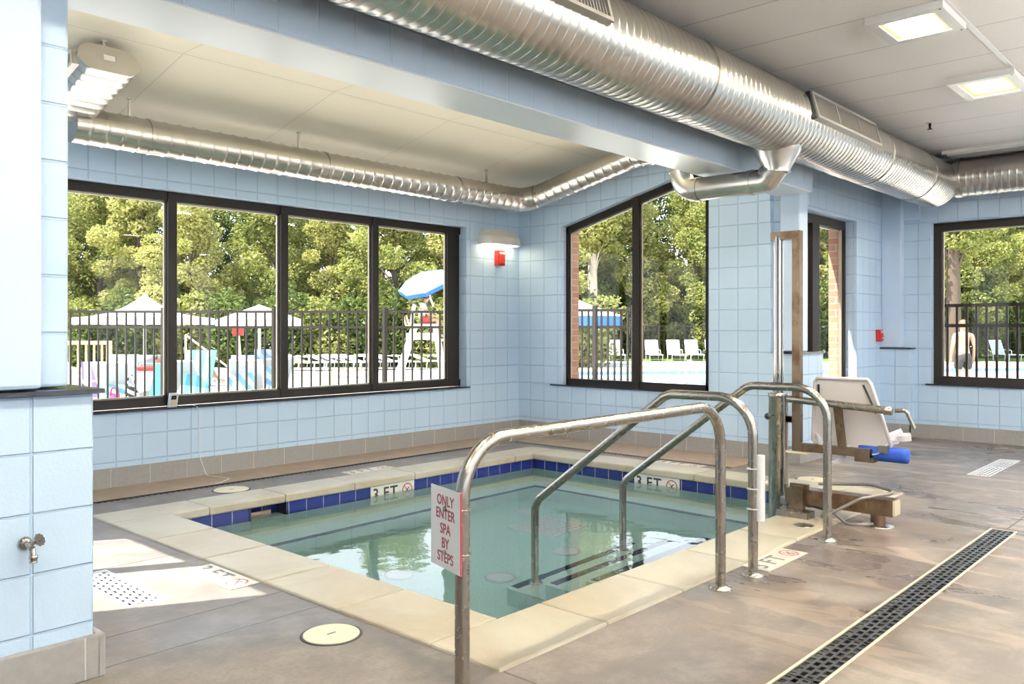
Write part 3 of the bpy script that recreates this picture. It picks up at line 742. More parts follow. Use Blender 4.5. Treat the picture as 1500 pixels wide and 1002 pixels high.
obj('rating_plate', MB().obox(cc+nrm*.01, (1, 0, 0), nrm, d, .035, .018, .0015), 'white_tile', ov)
register('supply_register', alc, c1-d*.22+Vector((-1, 0, 0))*(hw+hr+.012), d, (-1, 0, 0), .36, .10, 1)
obj('hanger_rod', MB().box(2.17, 2.185, 5.50, 5.515, 2.95, ceil_z(5.5)+.002).box(2.158, 2.197, 5.488, 5.527, ceil_z(5.5)-.01, ceil_z(5.5)+.002), 'duct', alc)

# ------------------------------------------------------------------ ceiling lights, sprinkler
def tube_lens():
    t = NT('lamp_diffuser'); x, y, z = t.sep(t.obj())
    fy = t.M('SUBTRACT', 1.0, t.ramp(t.M('ABSOLUTE', y), .0, .14)); fx = t.M('SUBTRACT', 1.0, t.ramp(t.M('ABSOLUTE', x), .07, .185))
    f = t.M('MULTIPLY', fx, fy)
    e = t.n('ShaderNodeEmission', {'Color': t.mix(f, (1, .86, .40), (1, .96, .88)), 'Strength': t.M('ADD', t.M('MULTIPLY', f, LAMP), .6)})
    t.t.links.new(e.outputs[0], t.out.inputs[0]); return t.m
MAT['diffuser'] = tube_lens()
MAT['white_metal'] = flat('white_enamel', (.80, .79, .77), .3)
def light(x, y, w, h, label=None):
    z0 = CE-.045
    o = thing('ceiling_light', label, 'ceiling light', (x, y, CE))
    b = .06
    mb = MB().box(x-w/2, x+w/2, y-h/2, y-h/2+b, z0, CE).box(x-w/2, x+w/2, y+h/2-b, y+h/2, z0, CE).box(x-w/2, x-w/2+b, y-h/2+b, y+h/2-b, z0, CE).box(x+w/2-b, x+w/2, y-h/2+b, y+h/2-b, z0, CE)
    obj('frame', mb, 'white_metal', o)
    obj('diffuser', MB().box(x-w/2+b, x+w/2-b, y-h/2+b, y+h/2-b, z0+.012, z0+.018), 'diffuser', o)
    for sx_ in (-1, 1): obj('screw', MB().cyl((x+sx_*(w/2-.02), y-h/2+.02, z0-.002), (x+sx_*(w/2-.02), y-h/2+.02, z0+.002), .006, 8), 'bronze', o)
    return o
light(5.34, 1.60, .48, .43, 'white square ceiling light nearer the camera, left of the other lit one')
light(7.05, 1.59, .58, .44, 'white square ceiling light cut by the right frame edge, farther one')
# unseen extra lights added overhead and behind the camera for brightness
k = 0
for x in (.1, 1.9, 3.6):
    light(x, 1.59, .48, .43, 'white square ceiling light added above the deck, out of view')['group'] = 'lights out of view'
for y in (-2.8,):
    for x in (1.0, 3.0, 5.0, 7.0, 9.0):
        light(x, y, .55, .45, 'white square ceiling light added behind the camera, out of view')['group'] = 'lights out of view'
MAT['fill_uplight_glow'] = emit('fill_uplight_glow', (1, .97, .92, 1), UPL)  # unseen uplights added behind the camera to brighten the main ceiling
for x in (1.0, 3.4, 5.8, 8.2):
    o = thing('fill_uplight', 'long white uplight added as fill behind the camera, out of view', 'added fill light', (x, -.9, 2.55), 'lights out of view')
    obj('trough', MB().box(x-.75, x+.75, -1.05, -.75, 2.55, 2.57).box(x-.75, x+.75, -1.05, -1.03, 2.57, 2.64).box(x-.75, x+.75, -.77, -.75, 2.57, 2.64), 'white_metal', o)
    obj('glow_panel', MB().box(x-.74, x+.74, -1.03, -.77, 2.585, 2.595), 'fill_uplight_glow', o)
    for s_ in (-.6, .6): obj('hanger', MB().box(x+s_-.006, x+s_+.006, -.906, -.894, 2.57, CE), 'white_metal', o)
o = thing('strip_light', 'long unlit white strip light on the ceiling above the far duct', 'ceiling light', (9.62, 1.4, CE))
obj('housing', MB().box(9.46, 9.78, .3, 2.58, CE-.035, CE, .006), 'white_metal', o)
obj('lens', MB().box(9.50, 9.74, .34, 2.54, CE-.045, CE-.035), 'white_plastic', o)
o = thing('sprinkler_head', 'small brass sprinkler head hanging from the main ceiling tiles', 'sprinkler', (8.08, 2.30, CE))
obj('escutcheon', MB().lathe((8.08, 2.30, CE-.006), [(.025, 0), (.035, .006)], 16), 'white_metal', o)
obj('nozzle', MB().cyl((8.08, 2.30, CE-.03), (8.08, 2.30, CE-.004), .011, 10).box(8.064, 8.069, 2.295, 2.305, CE-.055, CE-.025).box(8.091, 8.096, 2.295, 2.305, CE-.055, CE-.025), 'bronze', o)
obj('deflector', MB().lathe((8.08, 2.30, CE-.058), [(.022, 0), (.022, .003)], 14), 'bronze', o)

# ------------------------------------------------------------------ wall lamp and alarms
MAT['lamp_glow'] = emit('wall_lamp_lens', (1, .86, .55, 1), 7)
def wall_lamp(x, y, z, label, group=None):
    o = thing('wall_lamp', label, 'wall lamp', (x, y, z), group)
    w, dp, h = .29, .19, .175
    bot = [(-w, 0), (-w*.97, -dp*.55), (-w*.8, -dp*.93), (-w*.4, -dp), (w*.4, -dp), (w*.8, -dp*.93), (w*.97, -dp*.55), (w, 0)]
    top = [(-w*.83, 0), (-w*.81, -dp*.32), (-w*.68, -dp*.55), (-w*.35, -dp*.6), (w*.35, -dp*.6), (w*.68, -dp*.55), (w*.81, -dp*.32), (w*.83, 0)]
    mb = MB(); n = len(bot)
    rings = [[(x+a, y+b, z) for a, b in bot], [(x+a, y+b, z+.03) for a, b in bot], [(x+a*.92+c*.08, y+b*.9+e*.1, z+.09) for (a, b), (c, e) in zip(bot, top)], [(x+a, y+b, z+h) for a, b in top]]
    mb.add([p for r_ in rings for p in r_], [(i*n+k, i*n+(k+1) % n, (i+1)*n+(k+1) % n, (i+1)*n+k) for i in range(3) for k in range(n)])
    mb.add(rings[-1], [tuple(range(n))])
    obj('housing', mb, 'lamp_body', o)
    obj('lens', MB().prism([(x+a*.9, y-.008+b*.88, z+.012) for a, b in bot], (0, 0, -.008)), 'lamp_glow', o)
    return o
wall_lamp(6.985, YB, 2.185, 'cream hooded wall lamp lit on the block wall near the alcove corner')
# lamps added out of view behind the beam to brighten the alcove ceiling
MAT['fill_sconce_glow'] = emit('fill_sconce_glow', (1, .84, .60, 1), 62)
for x in (1.9, 3.4, 4.9, 6.4):
    o = thing('fill_sconce', 'cream half round fill lamp added behind the beam, out of view', 'wall lamp', (x, 3.43, 2.70), 'fill lamps added behind the beam')
    arc = [(.16*math.cos(PI*k/12), .12*math.sin(PI*k/12)) for k in range(13)]
    obj('shade', MB().prism([(x+a, 3.43+b, 2.60) for a, b in arc], (0, 0, .05)), 'lamp_body', o)
    obj('glow_panel', MB().prism([(x+a*.95, 3.432+b*.95, 2.65) for a, b in arc], (0, 0, .03)), 'fill_sconce_glow', o)
def box_alarm(c, n, w, h, d, label, cat, name, txt):
    c, n = Vector(c), Vector(n); u = Vector((0, 0, 1)).cross(n).normalized(); z = Vector((0, 0, 1))
    o = thing(name, label, cat, c)
    obj('body', MB().obox(c+n*d/2, u, z, n, w/2, h/2, d/2), 'red_plastic', o)
    obj('label_strip', MB().obox(c+n*(d+.001)+z*h*.33+u*w*.08, u, z, n, w*.34, h*.07, .0015), 'white_plastic', o)
    if txt: obj('lettering', text_mb('FIRE', h*.11, lambda x, y, e: c+n*(d+.003+e)+z*(h*.33+y)+u*(w*.08+x)), 'red_ink', o)
    obj('face_panel', MB().obox(c+n*(d+.006)-z*h*.12, u, z, n, w*.38, h*.27, .006), 'red_plastic', o)
    return o
box_alarm((7.025, YB, 2.045), (0, -1, 0), .115, .175, .06, 'red fire alarm box mounted below the cream wall lamp', 'fire alarm', 'fire_alarm', True)
o = box_alarm((9.87, YJ, 1.155), (0, -1, 0), .085, .135, .05, 'red fire alarm pull station beside the narrow window', 'fire alarm', 'fire_alarm', True)
obj('pull_handle', MB().box(9.845, 9.895, YJ-.068, YJ-.06, 1.12, 1.135), 'white_plastic', o)

# ------------------------------------------------------------------ sensor with its cable on the window sill
o = thing('pool_alarm', 'small white box leaning on the window frame with a thin white cable', 'alarm box', (3.20, 6.68, .594))
a = Vector((0, -.28, 1)).normalized(); n_ = Vector((0, -1, -.28)).normalized(); cc = Vector((3.195, 6.69, .648))
obj('casing', MB().obox(cc, (1, 0, 0), a, n_, .036, .055, .012), 'white_plastic', o)
obj('display', MB().obox(cc+n_*.0125+a*.022, (1, 0, 0), a, n_, .022, .018, .001), 'bronze', o)
obj('keypad', MB().obox(cc+n_*.0125-a*.022, (1, 0, 0), a, n_, .025, .022, .001), 'cream_plastic', o)
pts = fillet([(3.23, 6.66, .598), (3.33, 6.635, .60), (3.37, 6.60, .585), (3.39, 6.633, .45), (3.395, 6.63, .165), (3.40, 6.615, .13), (3.42, 6.56, .012), (3.50, 6.32, .008), (3.35, 6.20, .006), (3.30, 6.19, .006)], .04, 4)
obj('cable', MB().sweep(pts, .0028, 6), 'white_plastic', o)

# ------------------------------------------------------------------ hose tap on the pillar
o = thing('hose_tap', 'chrome hose tap on the blue block pillar', 'tap', (.97, 3.09, .50))
x, y, z = .965, 3.09, .515
obj('wall_flange', MB().lathe((x, y, z), [(.034, 0), (.034, -.006), (.022, -.016), (.014, -.02)], 22, 'y'), 'chrome', o)
b = obj('body', MB().cyl((x, y-.015, z), (x+.006, y-.085, z-.012), .014, 16).cyl((x+.012, y-.065, z-.008), (x+.012, y-.085, z-.062), .015, 16), 'chrome', o)
obj('hose_thread', MB().lathe((x+.012, y-.087, z-.085), [(.013, 0), (.019, .0), (.019, .006), (.0165, .008), (.019, .012), (.0165, .016), (.021, .02), (.021, .034), (.015, .04)], 18), 'chrome', b)
obj('stem', MB().cyl((x+.01, y-.06, z), (x+.035, y-.085, z+.022), .008, 12), 'chrome', o)
hc = Vector((x+.037, y-.088, z+.024)); hn = Vector((.5, -.75, .42)).normalized(); hu = hn.cross(Vector((0, 0, 1))).normalized(); hv = hu.cross(hn)
mb = MB(); N = 40
rim = [hc+(hu*math.cos(2*PI*k/N)+hv*math.sin(2*PI*k/N))*(.031+.0025*math.cos(2*PI*k/N*10)) for k in range(N)]
mb.prism(rim, hn*.008); mb.cyl(hc+hn*.008, hc+hn*.014, .009, 14)
obj('handle', mb, 'chrome', o)
o.scale = (.66, .66, .66)

# ------------------------------------------------------------------ handrails
PR = .0245
def flange(c, parent, r=.055):
    obj('floor_flange', MB().lathe(c, [(r, 0), (r, .008), (r*.62, .018), (PR+.004, .02)], 26), 'steel', parent)
o = thing('guard_rail', 'long stainless guard rail along the near coping, carrying the sign', 'handrail', (2.73, 1.94, 0))
obj('rail_pipe', MB().sweep(fillet([(1.885, 1.94, 0), (1.885, 1.94, .862), (3.583, 1.94, .868), (3.583, 1.94, 0)], .19, 12), PR, 20), 'steel', o)
flange((1.885, 1.94, 0), o); flange((3.583, 1.94, 0), o)
def stair_rail(x, label):
    o = thing('stair_rail', label, 'handrail', (x, 1.925, 0))
    p = fillet([(x, 1.925, 0), (x, 1.925, .882), (x, 2.42, .878), (x, 3.36, .165), (x, 3.36, -.775)], [.19, .14, .12], 12)
    obj('rail_pipe', MB().sweep(p, PR, 20), 'steel', o); flange((x, 1.925, 0), o)
    obj('foot_flange', MB().lathe((x, 3.36, -.775), [(.045, 0), (.045, .006), (PR+.003, .012)], 22), 'steel', o)
    return o
o = stair_rail(3.885, 'stainless stair handrail nearer the sign, with a white plastic sleeve on its post')
obj('grip_sleeve', MB().cyl((3.90, 1.895, .275), (3.90, 1.895, .60), .024, 18), 'white_plastic', o)
for z in (.33, .43, .53): obj('cable_tie', MB().lathe((3.887, 1.92, z), [(PR+.004, 0), (PR+.004, .006)], 18).box(3.857, 3.866, 1.925, 1.945, z, z+.008), 'white_plastic', o)
stair_rail(4.82, 'stainless stair handrail farther right, next to the pool lift')

# ------------------------------------------------------------------ sign on the guard rail
o = thing('sign', 'white sign with maroon letters reading ONLY ENTER SPA BY STEPS on the guard rail', 'sign', (1.86, 1.91, .44))
u = Vector((-.0526, -.194, 0)).normalized(); nrm = Vector((-u.y, u.x, 0)); nrm = nrm if nrm.x < 0 else -nrm
p0 = Vector((1.853, 1.912, 0))+nrm*.013+u*.022
W, Hh = .204, .262; cz = .578; c = p0-u*W/2+Vector((0, 0, cz)); zz = Vector((0, 0, 1))
obj('sign_panel', MB().obox(c, u, zz, nrm, W/2, Hh/2, .0015), 'white_plastic', o)
obj('red_edge', MB().obox(c+u*(W/2+.0015), u, zz, nrm, .002, Hh/2, .0025), 'red_ink', o)
for i, tx in enumerate(('ONLY', 'ENTER', 'SPA', 'BY', 'STEPS')):
    yy = (.088, .044, -.004, -.050, -.096)[i]
    obj('lettering', text_mb(tx, .047, lambda x, y, d: c+nrm*(.0016+d)+u*(x*.92)+zz*(y+yy), bold=.0007), 'maroon_ink', o)
for yy in (.066, -.078):
    cc = Vector((1.885, 1.94, cz+yy+.0))
    obj('cable_tie', MB().sweep([cc+Vector((math.cos(a)*.0275, math.sin(a)*.0275, 0)) for a in [2*PI*k/18 for k in range(19)]], .003, 6), 'steel', o)
    obj('tie_button', MB().cyl(c+zz*yy+nrm*.001, c+zz*yy+nrm*.007, .008, 12), 'steel', o)

# ------------------------------------------------------------------ pool lift
L = thing('pool_lift', 'stainless water-powered pool lift with white seat and blue leg pad', 'pool lift', (5.40, 1.80, 0))
px, py = 5.461, 2.52
obj('cylinder', MB().lathe((px, py, -.60), [(.064, 0), (.064, 1.36), (.068, 1.365), (.068, 1.39), (.05, 1.395)], 28), 'gal_cyl', L)
obj('piston_rod', MB().cyl((px, py, .78), (px, py, 1.86), .034, 24), 'chrome', L)
obj('guide_rod', MB().cyl((px-.045, py-.062, -.3), (px-.045, py-.062, .78), .011, 12), 'chrome', L)
obj('valve_block', MB().box(px-.085, px+.06, py-.10, py-.05, .05, .10, .006).cyl((px-.05, py-.085, -.08), (px-.05, py-.085, .13), .02, 14).cyl((px+.03, py-.10, .06), (px+.03, py-.22, .05), .022, 14).cyl((px-.02, py-.10, .02), (px-.02, py-.14, -.06), .013, 12), 'gal_cyl', L)
ty = 2.385
obj('top_bar', MB().box(px-.027, px+.027, ty-.027, py+.045, 1.835, 1.89), 'rusty_steel', L)
obj('lift_post', MB().box(px-.0268, px+.0268, ty-.0268, ty+.0268, .41, 1.835), 'rusty_steel', L)
obj('guide_bracket', MB().box(px-.02, px+.02, ty+.02, py-.06, .60, .635).box(px-.02, px+.02, py-.11, py-.06, .595, .64), 'rusty_steel', L)
k_ = obj('locking_knob', MB().cyl((px-.05, py, .64), (px-.13, py+.01, .64), .006, 10), 'chrome', L)
obj('knob_ball', MB().lathe((px-.155, py+.01, .64), [(.008, 0), (.02, .006), (.023, .016), (.02, .027), (.008, .032)], 16, 'x'), 'black_rubber', k_)
obj('seat_arm', MB().box(px-.027, px+.027, 1.90, ty-.027, .41, .464), 'rusty_steel', L)
obj('seat_bracket', MB().box(px-.02, px+.05, 1.88, 2.0, .38, .41).box(px-.03, px+.10, 1.90, 1.94, .395, .44), 'rusty_steel', L)
# seat : faces away from the deck camera (+x), so its back shows
sx = px+.055
def seat_pt(y, z, t): # t: 0 outer face, 1 inner face ; back leans towards -x at the top
    return (sx+.03*t-.10*(z-.46), y, z)
yl0, yr0, yl1, yr1 = 2.30, 1.795, 2.27, 1.905
zb0, zt0 = .455, .905
poly = [(yl0, zb0+.03), (yl0-.03, zb0), (yr0+.04, zb0), (yr0, zb0+.03), (yr1, zt0-.03), (yr1+.02, zt0), (yl1-.02, zt0), (yl1, zt0-.03)]
bk = obj('backrest', MB().prism([seat_pt(y, z, 0) for y, z in poly], (.03, 0, 0)), 'seat_plastic', L)
# raised rim on the back of the backrest
mb = MB(); rim = [Vector(seat_pt(y, z, -.1)) for y, z in poly]; mb.sweep(rim+[rim[0]], .012, 8); obj('backrest_rim', mb, 'seat_plastic', bk)
mb = MB()
mb.bar(seat_pt(1.955, .90-.03, -.12), seat_pt(1.88, .69, -.12), .012, .012); mb.bar(seat_pt(2.245, .86, -.12), seat_pt(2.25, .72, -.12), .012, .012); obj('strap_slots', mb, 'dark_void', bk)
obj('seat_pan', MB().box(sx+.0, sx+.27, 1.83, 2.29, .47, .515, .012), 'seat_plastic', L)
by_ = obj('arm_bar', MB().cyl((px-.05, 2.43, .758), (px-.05, 1.80, .722), .024, 18), 'steel', L)
obj('arm_bar_end', MB().lathe((px-.05, 1.755, .719), [(.02, 0), (.027, .004), (.027, .05)], 16, 'y'), 'steel', by_)
obj('armrest', MB().sweep(fillet([(px-.05, 1.74, .722), (px-.045, 1.675, .728), (px-.03, 1.635, .62)], [.03], 5), .013, 12), 'steel', L)
obj('back_strut', MB().bar((px-.03, 2.105, .74), (px-.01, 2.075, .425), .048, .03, (1, 0, 0)), 'rusty_steel', L)
lp = obj('leg_pad', MB().lathe((px+.06, 1.695, .432), [(.02, 0), (.045, .004), (.047, .02), (.047, .28), (.045, .30), (.02, .305)], 22, 'y'), 'blue_foam', L)
obj('pad_clamp', MB().box(px+.0, px+.03, 1.80, 1.86, .445, .49), 'steel', L)
# belt straps
def ribbon(pts, w, th, side):
    mb = MB(); pts = [Vector(p) for p in pts]; s = Vector(side).normalized()
    for a, b in zip(pts[:-1], pts[1:]):
        d = (b-a).normalized(); n_ = d.cross(s).normalized()
        mb.obox((a+b)/2, d, s, n_, (b-a).length/2+.002, w/2, th/2)
    return mb
b1 = fillet([(sx-.01, 2.27, .53), (sx-.035, 2.25, .57), (sx-.05, 2.23, .50), (sx-.06, 2.21, .38), (sx-.05, 2.12, .34), (sx, 2.08, .43)], .05, 5)
obj('seat_belt', ribbon(b1, .04, .004, (.2, 1, .5)), 'webbing', L)
b2 = fillet([(sx-.02, 2.06, .455), (sx-.03, 1.98, .43), (sx-.03, 1.86, .445), (sx+.02, 1.80, .53), (sx+.12, 1.77, .53)], .06, 5)
obj('seat_belt', ribbon(b2, .045, .004, (.7, 0, .5)), 'webbing', L)
obj('belt_buckle', MB().obox((sx+.05, 1.80, .555), (.3, -.8, .4), (.8, .3, .1), (0, .4, .8), .055, .035, .012), 'webbing', L)
obj('belt_buckle', MB().obox((sx+.11, 1.775, .535), (.3, -.9, .1), (.8, .3, .1), (0, .1, .9), .06, .04, .018), 'seat_plastic', L)
# base arm and deck anchor
obj('base_arm', MB().box(5.345, 5.455, 1.735, 2.42, .075, .175), 'rusty_steel', L)
obj('arm_end_cap', MB().box(5.35, 5.45, 1.722, 1.735, .08, .17), 'cream_plastic', L)
obj('arm_riser', MB().box(5.30, 5.345, 2.28, 2.36, .02, .20).box(5.33, 5.36, 2.26, 2.38, .17, .21), 'rusty_steel', L)
obj('coping_foot', MB().box(5.20, 5.30, 2.20, 2.42, .012, .055).box(5.195, 5.20, 2.205, 2.415, .015, .052), 'steel', L)
an = obj('deck_anchor', MB().cyl((5.40, 1.84, .0), (5.40, 1.84, .08), .043, 22), 'rusty_steel', L)
obj('anchor_plate', MB().lathe((5.40, 1.84, 0), [(.095, 0), (.095, .004), (.05, .006)], 28), 'gal_cyl', an)
def hose(pts, r): obj('supply_hose', MB().sweep(fillet(pts, .08, 6), r, 10), 'hose', L)
hose([(px+.03, 2.33, .05), (5.34, 2.15, .10), (5.25, 1.98, .015), (5.22, 1.86, .03), (5.33, 1.85, .02)], .010)
hose([(px+.03, 2.33, .05), (5.30, 2.12, .07), (5.10, 2.12, .03), (5.22, 1.88, .19), (5.40, 1.72, .22), (5.60, 1.95, .215), (5.48, 2.25, .20)], .010)
o = thing('deck_sleeve', 'black anchor hole with a ring set in the coping by the stair rail', 'anchor socket', (5.04, 2.16, .012))
obj('socket_hole', MB().lathe((5.04, 2.16, .012), [(.052, 0), (.052, .0025)], 26), 'dark_void', o)
obj('socket_ring', MB().lathe((5.04, 2.16, .012), [(.060, 0), (.060, .002), (.053, .004)], 26), 'gal_cyl', o)
obj('post_foot', MB().box(px-.045, px+.045, 2.30, 2.455, .392, .408, .004), 'cream_plastic', L)
# ------------------------------------------------------------------ outdoors
TH = .7404; CT, ST = math.cos(TH), math.sin(TH); FPX = 1226.; YH = 482.5; EYE = 1.225; GZ = -.33
ROT = TH-PI/2                                          # local x = to the right, local y = away
def W(u, D):                                           # a place at depth D seen in column u of the photograph
    r = (u-750)/FPX*D; return Vector((r*ST+D*CT, -r*CT+D*ST, GZ))
def RD(r, D): return Vector((r*ST+D*CT, -r*CT+D*ST, GZ))
MAT['concrete_out'] = flat('sunlit_pool_deck', (.50, .475, .43), .8, 0, .2, 3, .08)
MAT['grass'] = flat('grass', (.11, .17, .035), .9, 0, .1, 6, .4)
MAT['pool_water'] = flat('outdoor_pool_water', (.68, .74, .74), .4, 0, .5)
MAT['blue_band'] = tilemat('pool_blue_band', (.08, .20, .48), (.14, .30, .58), (.6, .62, .62), .3, .30, 0, 0, 0)
MAT['fence'] = flat('fence_metal', (.030, .025, .021), .6, 0, .2)
MAT['canvas_white'] = flat('white_canvas', (.60, .58, .54), .8, 0, .1)
MAT['canvas_blue'] = flat('light_blue_canvas', (.16, .42, .58), .8, 0, .1)
MAT['canvas_royal'] = flat('royal_blue_canvas', (.04, .13, .36), .8, 0, .1)
MAT['sling'] = flat('white_sling', (.36, .39, .41), .7, 0, .1)
MAT['wood'] = flat('pale_wood', (.52, .37, .22), .7, 0, .2, 14, .2)
MAT['skin'] = flat('skin', (.44, .25, .165), .6, 0, .3)
MAT['hair'] = flat('dark_hair', (.03, .02, .015), .6)
MAT['brown_hair'] = flat('brown_hair', (.13, .07, .04), .6)
MAT['shirt'] = flat('white_shirt', (.78, .78, .78), .8)
MAT['shorts_red'] = flat('red_shorts', (.50, .05, .05), .8)
MAT['shorts_black'] = flat('black_trunks', (.035, .033, .035), .8)

# ground with the outdoor pool let in
P1, P2, P3, P4 = RD(2.2, 30.6), RD(30, 35.5), RD(30, 22.5), RD(2.2, 23.5)
big = [RD(-60, 75), RD(75, 75), RD(75, -25), RD(-60, -25)]
hole = [P1, P2, P3, P4]
from mathutils.geometry import delaunay_2d_cdt
spa_hole = [Vector((2.0, 1.9, GZ)), Vector((6.8, 1.9, GZ)), Vector((6.8, 6.0, GZ)), Vector((2.0, 6.0, GZ))]
loops = [big, hole, spa_hole]; v2 = [Vector((p.x, p.y)) for l in loops for p in l]; e2 = [(4*i+k, 4*i+(k+1) % 4) for i in range(3) for k in range(4)]
rv, _, rf, _, _, _ = delaunay_2d_cdt(v2, e2, [], 0, 1e-5)
def inside(p, poly):
    c = False
    for k in range(4):
        a, b = poly[k], poly[(k+1) % 4]
        if (a.y > p.y) != (b.y > p.y) and p.x < (b.x-a.x)*(p.y-a.y)/(b.y-a.y)+a.x: c = not c
    return c
gm = MB(); keep = []
for f in rf:
    c = sum((rv[i] for i in f), Vector((0, 0)))/len(f)
    if not inside(c, hole) and not inside(c, spa_hole) and inside(c, big): keep.append(tuple(f))
gm.add([(p.x, p.y, GZ) for p in rv], keep)
struct('ground', gm, 'concrete_out')
pb = thing('outdoor_pool', 'bright outdoor swimming pool with a blue tile line on its far edge', 'pool', (P1+P2+P3+P4)/4)
mb = MB()
for k in range(4):
    a, b = hole[k], hole[(k+1) % 4]; mb.add([a, b, b+Vector((0, 0, -.16)), a+Vector((0, 0, -.16))], [(0, 1, 2, 3)])
obj('tile_band', mb, 'blue_band', pb)
ow = obj('pool_water', MB().add([h+Vector((0, 0, -.13)) for h in hole], [(3, 2, 1, 0)]), 'pool_water'); tag(ow, 'pale turquoise water filling the outdoor swimming pool', 'water'); ow['kind'] = 'stuff'
gs = obj('grass_strip', MB().prism([RD(-50, 34.5), RD(3, 34.5), RD(4, 40.5), RD(60, 40.5), RD(60, 72), RD(-50, 72)], (0, 0, .02)), 'grass'); tag(gs, 'green grass growing along the foot of the woods', 'grass'); gs['kind'] = 'stuff'

# ---- fences
def fence(name, label, A, B, h, npost, pick, rail2=.27, r=.0125, group=None, extra=None):
    A, B = Vector(A), Vector(B); root = thing(name, label, 'fence', A, group); z0 = A.z
    d = (B-A); n = npost-1
    for k in range(npost):
        p = A+d*k/n; obj('fence_post', MB().box(p.x-.032, p.x+.032, p.y-.032, p.y+.032, z0, z0+h+.05), 'fence', root)
    for k in range(n):
        a, b = A+d*k/n, A+d*(k+1)/n; mb = MB()
        for z in (h-.02, h-rail2, .12): mb.bar(a+Vector((0, 0, z)), b+Vector((0, 0, z)), .03, .04)
        m = max(2, round((b-a).length/pick))
        for j in range(1, m):
            p = a.lerp(b, j/m); mb.box(p.x-r, p.x+r, p.y-r, p.y+r, z0+.06, z0+h-.03)
        obj('fence_panel', mb, 'fence', root)
    return root
HF = 1.86
fence('metal_fence', 'dark metal picket fence between the window wall and the pool deck', W(76, 13.5), W(725, 13.6), HF, 5, .152)
fence('metal_fence', 'dark metal picket fence section with gate seen in the raked window', W(815, 12.6), W(929, 12.4), HF, 3, .105)
fence('metal_fence', 'dark metal picket fence right outside the far window', Vector((10.95, 3.55, GZ)), Vector((10.95, -.65, GZ)), HF, 3, .105, .26)
fence('metal_fence', 'thin distant metal fence behind the white loungers at the woods edge', RD(3.5, 42.7), RD(29, 43.4), 1.75, 20, .28, .25, .012)

# ---- umbrellas
def canopy(c, R, h, n, mat, parent, valance=.16, sag=.0, scallop=0, concave=.25):
    mb = MB(); rings = []
    ts = (0.02, .12, .3, .55, .8, 1.0)
    for t_ in ts:
        ring = []
        for k in range(n*2):
            a = PI*k/n; rr = R*t_*(1 if k % 2 == 0 else math.cos(PI/n)*(1-.02*t_)); zz = h*((1-t_)*(1-concave)+concave*(1-t_)**3)
            ring.append(c+Vector((rr*math.cos(a), rr*math.sin(a), zz)))
        rings.append(ring)
    N = n*2
    top = [p for r_ in rings for p in r_]
    mb.add(top, [(i*N+k, (i+1)*N+k, (i+1)*N+(k+1) % N, i*N+(k+1) % N)[::-1] for i in range(len(ts)-1) for k in range(N)])
    lo = [p-Vector((0, 0, .012)) for p in top]
    mb.add(lo, [(i*N+k, (i+1)*N+k, (i+1)*N+(k+1) % N, i*N+(k+1) % N) for i in range(len(ts)-1) for k in range(N)])
    o = obj('canopy', mb, mat, parent)
    if valance:
        mb = MB(); rim = []
        for k in range(n*2*3):
            a = PI*k/(n*3); f = (k % 6)/6; kk = k//3; p, q = rings[-1][kk % N], rings[-1][(kk+1) % N]; rim.append(p.lerp(q, (k % 3)/3))
        m = len(rim); low = [p-Vector((0, 0, valance*(1 if not scallop else (.75+.25*abs(math.sin(PI*k/3)))))) for k, p in enumerate(rim)]
        inn = [p+(c-p).normalized()*.012 for p in rim]; inl = [p+(c-p).normalized()*.012 for p in low]
        mb.add(rim+low, [(k, m+k, m+(k+1) % m, (k+1) % m) for k in range(m)]); mb.add(inn+inl, [(k, m+k, m+(k+1) % m, (k+1) % m)[::-1] for k in range(m)])
        mb.add(low+inl, [(k, m+k, m+(k+1) % m, (k+1) % m) for k in range(m)])
        return o, mb, rings
    return o, None, rings
def umbrella(pos, R, hb, h, n, label, mat, vmat, valance=.16, scallop=0, concave=.25, tilt=None, pole_r=.03, name='patio_umbrella', zbase=0., rot=0.):
    pos = Vector(pos); root = thing(name, label, 'umbrella', (0, 0, 0))
    c = Vector((0, 0, hb)); o, vb, rings = canopy(c, R, h, n, mat, root, valance, scallop=scallop, concave=concave)
    if vb: obj('valance', vb, vmat, root)
    mb = MB()
    for k in range(n): mb.sweep([rg[2*k]-Vector((0, 0, .03)) for rg in rings[1:]], .009, 6)
    obj('ribs', mb, 'wood', root)
    if tilt is None:
        obj('pole', MB().cyl((0, 0, 0), (0, 0, hb+h), pole_r, 12), 'white_metal', root)
        obj('base', MB().lathe((0, 0, 0), [(.28, 0), (.28, .05), (.05, .09), (.05, .25)], 20), 'white_metal', root)
    else:
        obj('pole', MB().cyl((0, 0, zbase), (0, 0, hb+h), pole_r, 12), 'white_metal', root)
    root.location = pos; root.rotation_euler = (tilt[0] if tilt else 0, tilt[1] if tilt else 0, rot); return root
umbrella(W(212, 18), 1.42, 1.80, .52, 8, 'wide white patio umbrella with a pointed peak at the left of the window', 'canvas_white', 'canvas_white', .14, 0, .8, rot=.3)
umbrella(W(380, 17.4), .90, 1.75, .32, 8, 'white patio umbrella with a scalloped edge behind the second window pane', 'canvas_white', 'canvas_white', .15, 1, .0)
umbrella(W(838, 27), 1.62, 1.98, .62, 6, 'white topped umbrella with a royal blue valance behind the gate', 'canvas_white', 'canvas_royal', .34, 0, .1, pole_r=.09)

